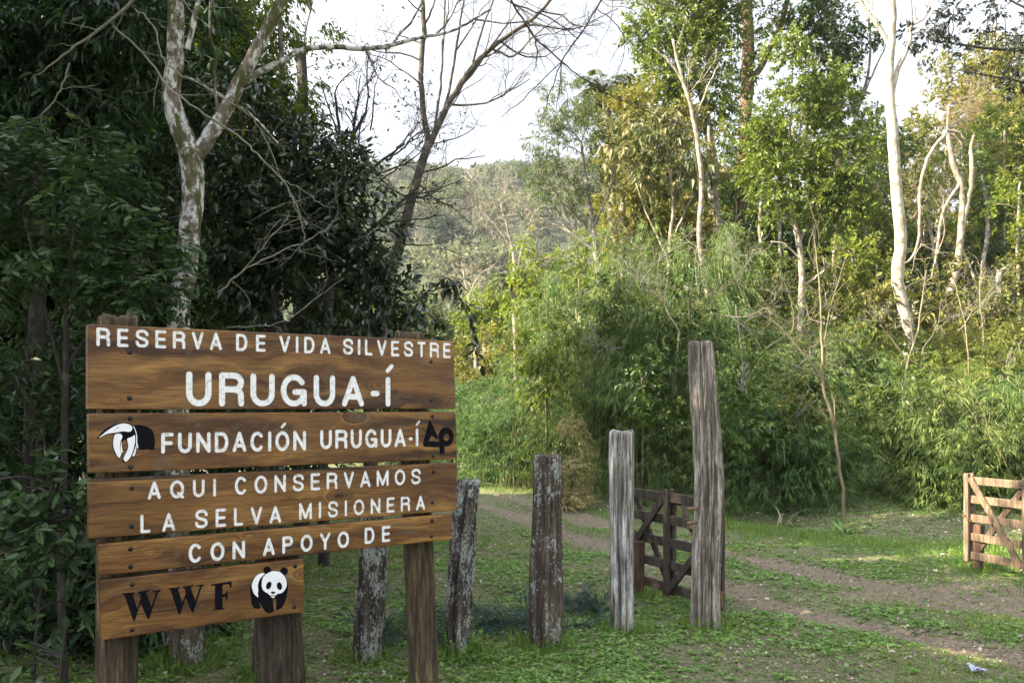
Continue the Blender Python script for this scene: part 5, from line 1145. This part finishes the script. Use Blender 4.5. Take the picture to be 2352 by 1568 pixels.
for i, (px, d, lab, lobes, lm) in enumerate([
  (1705, 14.4, 'rounded broadleaf shrub just right of the tall post in front of the bamboo', [(1700, 900, 45), (1735, 950, 50), (1690, 980, 40), (1720, 850, 35), (1760, 1010, 40)], 'leaf_green'),
  (1475, 15.6, 'broadleaf shrub with paler leaves between the silver post and the tall post', [(1470, 870, 40), (1510, 920, 45), (1500, 830, 30), (1540, 980, 40)], 'leaf_green'),
  (1255, 18.4, 'leafy shrub climbing over the bamboo above the speckled stump post', [(1240, 800, 45), (1270, 850, 50), (1225, 880, 40), (1290, 760, 35)], 'leaf_sunny'),
  (1400, 17.2, 'creeper covered leafy shrub high in the bamboo above the silver post', [(1390, 690, 45), (1430, 730, 40), (1360, 740, 40), (1450, 640, 35), (1400, 790, 35)], 'leaf_green'),
  (1580, 16.0, 'dark leafed shrub in the bamboo left of the tall post top', [(1570, 660, 45), (1610, 700, 40), (1550, 720, 40), (1590, 770, 45)], 'leaf_deep'),
  (1830, 14.8, 'low broadleaf shrub left of the forked sapling', [(1830, 960, 45), (1860, 1000, 40), (1800, 1010, 40), (1850, 910, 35)], 'leaf_olive'),
  (2080, 15.0, 'olive broadleaf shrub between the bamboo mounds right of the forked sapling', [(2040, 960, 45), (2070, 1010, 45), (2030, 1040, 40), (2080, 900, 40)], 'leaf_green'),
  (2310, 16.5, 'leafy shrub above the bamboo near the right edge', [(2300, 870, 45), (2340, 900, 50), (2330, 820, 40)], 'leaf_olive')]):
    make_tree('leafy_shrub', lab, d, [[(px, lobes[-1][1] + 160, 6, 1.2), (px + 4, lobes[0][1] + 60, 5, .4), (px, lobes[0][1], 4)]], lobes, M[lm], M['bark_grey'], lai=1.2, k=11, L=.11, W=.058, seed=230 + i, lt=.26, gap=.42, droop=.5, cat='shrub')
# pale bare twigs tangled over the bamboo
for i, (px, py, d, lab, lst) in enumerate([
  (1560, 760, 15.6, 'tangle of pale bare twigs over the bamboo left of the tall post top', [(1560, 760, -.4, .8), (1600, 700, .5, .5), (1500, 680, -.6, .3), (1640, 720, .8, .1)]),
  (1440, 700, 16.6, 'grey bare twigs spreading over the tallest bamboo clump', [(1440, 700, -.5, .6), (1480, 640, .4, .7), (1380, 660, -.8, .3), (1430, 800, -.3, .2)]),
  (1330, 640, 19.0, 'wispy grey twigs above the bamboo under the willowy tree', [(1330, 640, -.5, .8), (1300, 600, -.7, .4), (1370, 600, .2, .9)]),
  (1760, 800, 14.6, 'straggling pale twigs right of the tall post', [(1760, 800, .6, .5), (1720, 720, -.5, .7), (1800, 860, .7, .2)]),
  (2120, 800, 17.0, 'pale leafless twigs over the sunny bamboo', [(2120, 800, .3, .8), (2060, 780, -.6, .5), (2200, 760, .5, .7)])]):
    make_tree('bare_shrub', lab, d, [[(px - 24, py + 230, 3, 1.3), (px - 8, py + 110, 3, .6), (px, py, 3)]], [], None, M['twig'], lai=0, seed=250 + i, cat='shrub',
      bare=[(a, b_, .010, 1.0, 3, 5, dx, rng_y, dz, 1.0) for (a, b_, dx, dz) in lst for rng_y in (-.3,)])

# ---- saplings in front of the bamboo
def sapling(label, d, paths, seed, mat='sap', leaf=None, nl=0):
    rng = np.random.default_rng(seed); mb = MB(); cb = MB()
    for i, t in enumerate(paths):
        q, r = pxpath(t, d, 5, .005, rng=rng); r = r * .72
        if i == 0: q = np.vstack([A(q[0][0], q[0][1], gz(q[0][0], d) - .1), q]); r = np.concatenate([[r[0]], r])
        mb.tube(q, r, 6)
        for j in range(3, len(q) - 1, 3):
            tips = []; grow(mb, q[j], unit(q[j + 1] - q[j]) + rng.normal(0, .6, 3), rng.uniform(.3, .8), max(r[j] * .45, .004), 1, rng, tips, nch=3)
            if leaf and tips:
                C = np.array([t_[0] for t_ in tips]); clumps(cb, C, np.array([t_[1] for t_ in tips]), .12, 4, .10, .03, rng, .8, .5)
    base = A(*P(paths[0][0][0], paths[0][0][1], d)[:2], 0); base[2] = gz(base[0], d)
    o = thing('sapling', label, 'sapling', base, 'saplings on the bank')
    mb.build('stem', M[mat], o, base, smooth=True)
    if cb.n: cb.build('crown', M[leaf], o, base)
sapling('forked pale sapling in front of the bamboo right of the tall post', 13.7, [[(1937, 1140, 11), (1925, 1040, 10), (1912, 960, 11), (1890, 880, 10), (1888, 800, 8), (1886, 700, 6), (1876, 600, 4), (1870, 540, 2)], [(1892, 880, 8), (1860, 830, 7), (1800, 760, 6), (1740, 715, 3)], [(1890, 870, 5), (1830, 840, 4), (1760, 810, 2)], [(1888, 800, 4), (1910, 700, 3), (1940, 600, 2)]], 140, leaf='leaf_olive')
sapling('thin upright sapling in the sunny bamboo right of the white trunk foot', 17.5, [[(2078, 880, 7), (2085, 830, 6), (2108, 760, 6), (2118, 690, 5), (2128, 620, 3)], [(2085, 830, 4), (2050, 780, 3), (2020, 745, 2)]], 141, leaf='leaf_olive')
sapling('straight thin sapling left of the snapped tree foot', 18.0, [[(2225, 830, 6), (2216, 740, 5), (2195, 660, 4), (2180, 600, 2)]], 142)
sapling('thin sapling near the right edge with a few pale leaves', 17.0, [[(2262, 860, 6), (2258, 760, 5), (2250, 680, 4), (2255, 600, 3)]], 143, leaf='leaf_willow')
sapling('leaning thin stem arching over the tan gate', 13.8, [[(2352, 1180, 5), (2330, 1120, 5), (2300, 1040, 4), (2262, 985, 2)]], 144)
sapling('slim sapling just left of the tall grey post among the bamboo', 16, [[(1722, 1050, 6), (1712, 900, 5), (1700, 780, 4), (1690, 700, 2)], [(1712, 880, 4), (1760, 800, 3)]], 145, mat='twig')

# long pale blades at the foot of the bamboo
def blade_plant(px, py, label, n, Lr, mat, seed, cat='plant', W=.035):
    rng = np.random.default_rng(seed); d = F * (HC - .0) / (py - HY); x = (px - CX) / F * d; z = gz(x, d); d = F * (HC - z) / (py - HY); x = (px - CX) / F * d; z = gz(x, d)
    mb = MB()
    for i in range(n):
        az = rng.uniform(0, 2 * math.pi); L = Lr * rng.uniform(.6, 1.1); e = rng.uniform(.7, 1.4); h = A(math.cos(az), math.sin(az), 0); p = A(*(rng.normal(0, .04, 2)), 0); pts = [p]
        for s in range(6): p = p + (h * math.cos(e) + A(0, 0, math.sin(e))) * L / 6; e -= rng.uniform(.2, .42); pts.append(p)
        pts = np.array(pts); sd = np.cross(h, A(0, 0, 1)); w = W * np.array([.5, .9, 1, .9, .7, .4, .05])[:, None]
        V = np.concatenate([pts - sd * w / 2, pts + sd * w / 2]); k = np.arange(6)
        mb.add(V, np.stack([k, k + 1, k + 8, k + 7], 1), None, rng.uniform(0, 1))
    o = mb.build('strap_leaf_plant', mat); o.location = (x, d, z); return tag(o, label, cat)
blade_plant(1795, 1185, 'tuft of long pale dry blades arching at the bamboo foot', 10, .62, M['leaf_spray'], 150, W=.020)
blade_plant(1938, 1172, 'broad strap leaved green plant at the foot of the forked sapling', 12, .34, M['cover'], 151)
blade_plant(1480, 1150, 'strap leaved green plant under the bamboo behind the dark gate', 10, .3, M['cover'], 152)

# blue green needle sprays lying in the grass among the posts
def low_bush(px, py, rx, ry, h, label, seed, leaf='leaf_blue', k=12, L=.11, W=.008, n=70):
    rng = np.random.default_rng(seed); d = F * HC / (py - HY); x = (px - CX) / F * d; z = gz(x, d); cb = MB(); tb = MB(); Cs, Ts = [], []
    for i in range(n):
        az = rng.uniform(0, 2 * math.pi); rr = math.sqrt(rng.uniform(0, 1)); p = A(rr * rx * math.cos(az), rr * ry * math.sin(az), 0); dr = unit(rng.normal(0, 1, 3) * A(1, 1, .3) + A(.4, 0, .6)); q = [p]
        for s in range(4): dr = unit(dr + rng.normal(0, .25, 3) - A(0, 0, .12)); q.append(q[-1] + dr * h / 3)
        q = np.array(q); q[:, 2] = np.maximum(q[:, 2], .01); tb.tube(q, np.linspace(.004, .0015, 5), 4, cap=False)
        Cs.append(q[1:]); Ts.append(np.diff(q, axis=0))
    clumps(cb, np.concatenate(Cs), np.concatenate(Ts), .09, k, L, W, rng, .6, .2)
    o = thing('needle_plant', label, 'plant', (x, d, z)); tb.build('stem', M['twig_dark'], o, smooth=True); cb.build('foliage', M[leaf], o)
low_bush(1165, 1445, .42, .18, .22, 'blue green feathery plant lying low between the leaning post and the speckled stump', 160, n=46)
low_bush(1345, 1400, .34, .16, .16, 'small blue green feathery plant between the speckled stump and the silver post', 161, n=30)
low_bush(910, 1470, .30, .2, .2, 'blue green feathery plant under the right sign post', 162, n=30)
low_bush(1062, 1508, .09, .07, .09, 'bright clover like plant at the foot of the leaning split post', 163, 'cover', 6, .04, .034, 22)

# crumpled scrap of white paper in the corner
def paper():
    d = F * HC / (1552 - HY); x = (2238 - CX) / F * d; rng = np.random.default_rng(5); n = 9; X, Y = np.meshgrid(np.linspace(-.05, .05, n), np.linspace(-.04, .04, n))
    Z = .02 + .06 * (vnoise(np.stack([X * 22, Y * 22, X * 0], -1).reshape(-1, 3)).reshape(X.shape)) + rng.normal(0, .006, X.shape)
    i = (np.arange(n - 1)[:, None] * n + np.arange(n - 1)[None]).ravel(); mb = MB(); mb.add(np.stack([X, Y, Z], -1).reshape(-1, 3), np.stack([i, i + 1, i + n + 1, i + n], 1))
    o = mb.build('paper_scrap', plainmat('scrap_paper', (.40, .41, .52), .8, .1)); o.location = (x, d, gz(x, d)); o.rotation_euler = (.25, .2, .6)
    md = o.modifiers.new('thick', 'SOLIDIFY'); md.thickness = .002
    tag(o, 'crumpled pale scrap of paper on the grass in the bottom right corner', 'litter')
paper()

# ---- grass, ground cover, litter
def scatter(n, r0, r1, rng, xlim=(-4.5, 11)):
    r = rng.uniform(r0, r1, n); a = rng.uniform(-.62, .62, n); x = r * np.sin(a) ; y = r * np.cos(a)
    k = (x > xlim[0]) & (x < xlim[1]) & (y > 3); return x[k], y[k]
def ground_stuff():
    rng = np.random.default_rng(300)
    # grass blades
    x, y = scatter(330000, 3.8, 23, rng)
    feet = np.array([list(o.location[:2]) for o in COL.objects if o.name.startswith(('fence_post', 'stop_post'))] + [list((sign.matrix_world @ Vector((s_, .14, 0)))[:2]) for s_ in (.2, 1.0, 1.76)])
    fi = rng.integers(0, len(feet), 5200); ra = rng.uniform(.08, .26, 5200); an = rng.uniform(0, 6.283, 5200)
    x = np.concatenate([x, feet[fi, 0] + ra * np.cos(an)]); y = np.concatenate([y, feet[fi, 1] + ra * np.sin(an)]); ft = np.zeros(len(x)); ft[-5200:] = 1
    q = np.stack([x, y, x * 0], 1); pat = vnoise(q * .8) * .6 + vnoise(q * 2.7 + 5) * .4
    rm = rutmask(x, y)
    s = (y - np.interp(x, [-30, -3, .2, 3.5, 5, 7, 10, 20], [25, 23.5, 20.8, 14.6, 12.4, 11.9, 11.2, 9.5]))
    verge = np.exp(-((s + 1.3) / 1.1) ** 2) * sstep(1.0, 3.5, x)          # lush strip before the bank
    prob = np.clip((pat - .40) * 3.0, .14, 1) * (1 - .93 * np.clip(rm * 1.3, 0, 1)); prob = np.maximum(prob, verge * .9 * (1 - rm)); prob *= np.where(s > 1.0, .35, 1) * np.where(s > 3.5, 0, 1)
    prob = np.maximum(prob, ft * .8); verge = np.maximum(verge, ft * .8)
    k = rng.uniform(0, 1, len(x)) < prob; x, y, pat, verge = x[k], y[k], pat[k], verge[k]; n = len(x)
    z = ground_z(x, y); h = (.012 + .038 * rng.uniform(0, 1, n) ** 1.8) * (.5 + pat * .9) * (1 + 2.2 * verge)
    w = rng.uniform(.0035, .007, n) * (1 + np.hypot(x, y) / 26); az = rng.uniform(0, 2 * math.pi, n); le = rng.uniform(.1, 1.0, n) * h
    d = np.stack([np.cos(az), np.sin(az), az * 0], 1); sd = np.stack([-np.sin(az), np.cos(az), az * 0], 1); b = np.stack([x, y, z - .004], 1)
    m = b + d * (le * .35)[:, None]; m[:, 2] += h * .6; t = b + d * le[:, None]; t[:, 2] += h
    V = np.stack([b - sd * w[:, None] / 2, b + sd * w[:, None] / 2, m + sd * w[:, None] * .4, m - sd * w[:, None] * .4, t], 1)
    r = np.clip(.15 + .45 * rng.uniform(0, 1, n) + .35 * (vnoise(np.stack([x, y, x * 0], 1) * 1.1 + 40) - .3), 0, 1)
    i = np.arange(n)[:, None] * 5; mb = MB(); mb.add(V.reshape(-1, 3), i + np.array([[0, 1, 2, 3]]), i + np.array([[3, 2, 4]]), r, r)
    tag(mb.build('grass', M['grass']), 'short patchy green grass around the posts and track', 'grass', kind='stuff')
    # (tufts at the feet of posts are part of the same grass)
    # small rosettes of ground cover leaves
    x, y = scatter(60000, 3.8, 16, rng); q = np.stack([x, y, x * 0], 1); pat = vnoise(q * 1.3 + 17) * .6 + vnoise(q * 4 + 3) * .4; rm = rutmask(x, y)
    k = rng.uniform(0, 1, len(x)) < np.clip((pat - .38) * 3.0, .10, 1) * (1 - np.clip(rm * 1.2, 0, 1)); x, y = x[k], y[k]; n = len(x)
    C = np.stack([x, y, ground_z(x, y) + .006], 1); sz = rng.uniform(.6, 1.3, n); cb = MB()
    kk = 5; az = rng.uniform(0, 2 * math.pi, (n, 1)) + np.arange(kk)[None] * 2 * math.pi / kk + rng.normal(0, .3, (n, kk)); el = rng.uniform(.05, .75, (n, kk))
    ld = np.stack([np.cos(az) * np.cos(el), np.sin(az) * np.cos(el), np.sin(el)], -1).reshape(-1, 3); pos = np.repeat(C, kk, 0) + ld * .006
    up = np.tile(A(0, 0, 1), (n * kk, 1)) + rng.normal(0, .2, (n * kk, 3)); L = (np.repeat(sz, kk) * rng.uniform(.020, .052, n * kk))
    leaves(cb, pos, ld, unit(up), L, L * rng.uniform(.45, .7, n * kk), np.clip(np.repeat(rng.uniform(0, .7, n), kk) + rng.uniform(0, .3, n * kk), 0, 1), .5)
    tag(cb.build('ground_cover', M['cover']), 'small broad leaved weeds spread through the grass', 'weeds', kind='stuff')
    # dead leaves, more on the bank and beside the track
    x, y = scatter(110000, 3.8, 20, rng); q = np.stack([x, y, x * 0], 1); s = (y - np.interp(x, [-30, -3, .2, 3.5, 5, 7, 10, 20], [25, 23.5, 20.8, 14.6, 12.4, 11.9, 11.2, 9.5]))
    bank = np.exp(-((s - .8) / 1.5) ** 2) * sstep(2.5, 4, x); k = rng.uniform(0, 1, len(x)) < np.clip((vnoise(q * 1.1 + 60) - .25) * .9, .06, 1) + bank; k &= s < 4
    x, y = x[k], y[k]; n = len(x); az = rng.uniform(0, 2 * math.pi, n); el = rng.normal(.1, .3, n); ld = np.stack([np.cos(az) * np.cos(el), np.sin(az) * np.cos(el), np.sin(el)], 1)
    L = rng.uniform(.012, .045, n) * np.where(rng.uniform(0, 1, n) < .10, 1.7, 1); lb = MB()
    leaves(lb, np.stack([x, y, ground_z(x, y) + .008], 1), ld, unit(rng.normal(0, .35, (n, 3)) + A(0, 0, 1)), L, L * rng.uniform(.3, .6, n), rng.uniform(0, 1, n) ** 1.6, .3, .5)
    tag(lb.build('leaf_litter', M['litter']), 'dry fallen leaves strewn over the grass and bank', 'leaves', kind='stuff')
    x, y = scatter(80000, 3.8, 16, rng); n = len(x); az = rng.uniform(0, 2 * math.pi, n); ld = np.stack([np.cos(az), np.sin(az), rng.normal(.03, .12, n)], 1); sb = MB()
    leaves(sb, np.stack([x, y, ground_z(x, y) + .008], 1), unit(ld), np.tile(A(0, 0, 1.), (n, 1)) + rng.normal(0, .3, (n, 3)), rng.uniform(.02, .11, n) * np.where(rng.uniform(0, 1, n) < .06, 2.2, 1), rng.uniform(.0016, .0042, n), rng.uniform(0, 1, n), .1)
    tag(sb.build('dry_straw', M['straw']), 'thin dry straw and twigs lying in the grass', 'straw', kind='stuff')
ground_stuff()

# ---- forest on the far hill, tree by tree
def hill_proto(seed, bare=False):
    rng = np.random.default_rng(seed); mb = MB()
    mb.tube([(0, 0, -.9), (.03, 0, 0), (0, .03, .5)], [.07, .05, .03], 5)
    if bare:
        for i in range(7):
            tips = []; grow(mb, A(0, 0, -.2), unit(rng.normal(0, .6, 3) + A(0, 0, 1)), .9, .03, 2, rng, tips, nch=4, sides=3)
        lob = [(A(0, 0, .2), .8, .8, .7)]; C, T = lobe_points(lob, 160, rng, .35); clumps(mb, C, T, .25, 6, .22, .02, rng)
    else:
        lob = [(A(0, 0, .1), .7, .7, .6)] + [(A(*(rng.normal(0, .45, 2)), rng.uniform(-.3, .45)), *(rng.uniform(.3, .5, 3))) for _ in range(9)]
        C, T = lobe_points(lob, 330, rng, .36, 1.6, .3); clumps(mb, C, T, .14, 6, .14, .08, rng, .9, .3)
    return mb
HP = [hill_proto(400 + i) for i in range(5)] + [hill_proto(420, True), hill_proto(421, True)]
def hill_trees():
    rng = np.random.default_rng(77); first = {}; n = 0
    d = 116.0
    while d < 335 and n < 362:
        half = 640 / F * d * .5; x0 = (1130 - CX) / F * d; step = 4.6 + d * .0165; x = x0 - half * 1.25 + rng.uniform(0, step)
        while x < x0 + half * 1.25 and n < 362:
            xx = x + rng.normal(0, 1.2); yy = d + rng.normal(0, 2.0); r = rng.uniform(2.9, 5.3) * (1.1 if d > 180 else 1); i = int(rng.integers(0, 5)) if rng.uniform() > .11 else 5 + int(rng.integers(0, 2))
            if i not in first:
                o = HP[i].build('hill_tree', M['leaf_hillgrey'] if i > 4 else M['leaf_hill'], None); first[i] = o
            else:
                o = first[i].copy(); COL.objects.link(o)
            o.location = (xx, yy, float(hill_z(np.array([xx]), np.array([yy]))[0]) + r * .75); o.scale = (r, r, r * rng.uniform(.85, 1.25)); o.rotation_euler = (0, 0, rng.uniform(0, 6.28))
            if i > 4: tag(o, 'grey leafless tree among the forest on the far hill', 'tree', 'leafless trees on the far hill')
            else: tag(o, 'round green tree crown in the forest on the far hill', 'tree', 'leafy trees on the far hill')
            n += 1; x += step
        d += 5.4 + d * .024
hill_trees()

# ---- tall forest beside and behind the viewer on the left, whose crowns shade the clearing
def shade_tree():
    rng = np.random.default_rng(500); tb = MB(); cb = MB()
    q, r = smooth_path([(0, 0, -.2), (.1, 0, 3), (0, .1, 6.5), (.1, 0, 9)], [.24, .2, .14, .06], 5); tb.tube(q, r, 9)
    lob = [(A(*(rng.uniform(-1.9, 1.9, 2)), rng.uniform(2.2, 9.2)), *(rng.uniform(1.0, 1.7, 2)), rng.uniform(.8, 1.3)) for _ in range(20)]
    C, T = lobe_points(lob, 34, rng, .30, 1.0, .5); clumps(cb, C, T, .6, 12, .34, .17, rng)
    for l in lob: limb(tb, q[min(len(q) - 1, max(0, int(l[0][2] / 9 * len(q)) - 2))], l[0], .05, .01, rng)
    o = thing('canopy_tree', None, None); tb.build('trunk', M['bark_dark'], o, smooth=True); cb.build('crown', M['leaf_deep'], o); return o
SH = [(-6.6, 3.2, 1.0, 'broad canopy tree just outside the left edge of the frame'), (-7.5, 7.5, .62, 'canopy tree deep in the left forest beside the dark shrubs'), (-6.5, 13.0, .72, 'canopy tree behind the dark forest far to the left'), (-8.2, -1.2, 1.05, 'canopy tree left of where the viewer stands'), (-11, 3.5, 1.15, 'taller canopy tree in the second row at the left'), (-11.5, 10, 1.15, 'taller canopy tree in the second row behind the dark forest'), (-12, -3.5, 1.15, 'canopy tree behind the viewer at the left')]
s0 = shade_tree(); sk = kids(s0)
for i, (x, y, sc_, lab) in enumerate(SH):
    o = s0 if i == 0 else copy_tree(s0, sk); o.location = (x, y, gz(x, y)); o.scale = (sc_,) * 3; o.rotation_euler = (0, 0, i * 1.7); tag(o, lab, 'tree', 'canopy trees of the left forest')

# ---- air
def haze():
    bm = bmesh.new(); bmesh.ops.create_cube(bm, size=1); bmesh.ops.scale(bm, vec=(1840, 1840, 130), verts=bm.verts); bmesh.ops.translate(bm, vec=(0, 610, 55), verts=bm.verts)
    m = bpy.data.materials.new('air'); m.use_nodes = True; nt = m.node_tree; nt.nodes.remove(nt.nodes['Principled BSDF'])
    v = nt.nodes.new('ShaderNodeVolumePrincipled'); v.inputs['Color'].default_value = (.86, .92, 1, 1); v.inputs['Density'].default_value = HAZE
    nt.links.new(v.outputs[0], nt.nodes['Material Output'].inputs['Volume'])
    o = bmobj('haze', bm, m, None); tag(o, kind='stuff')
HAZE = .00022
haze()
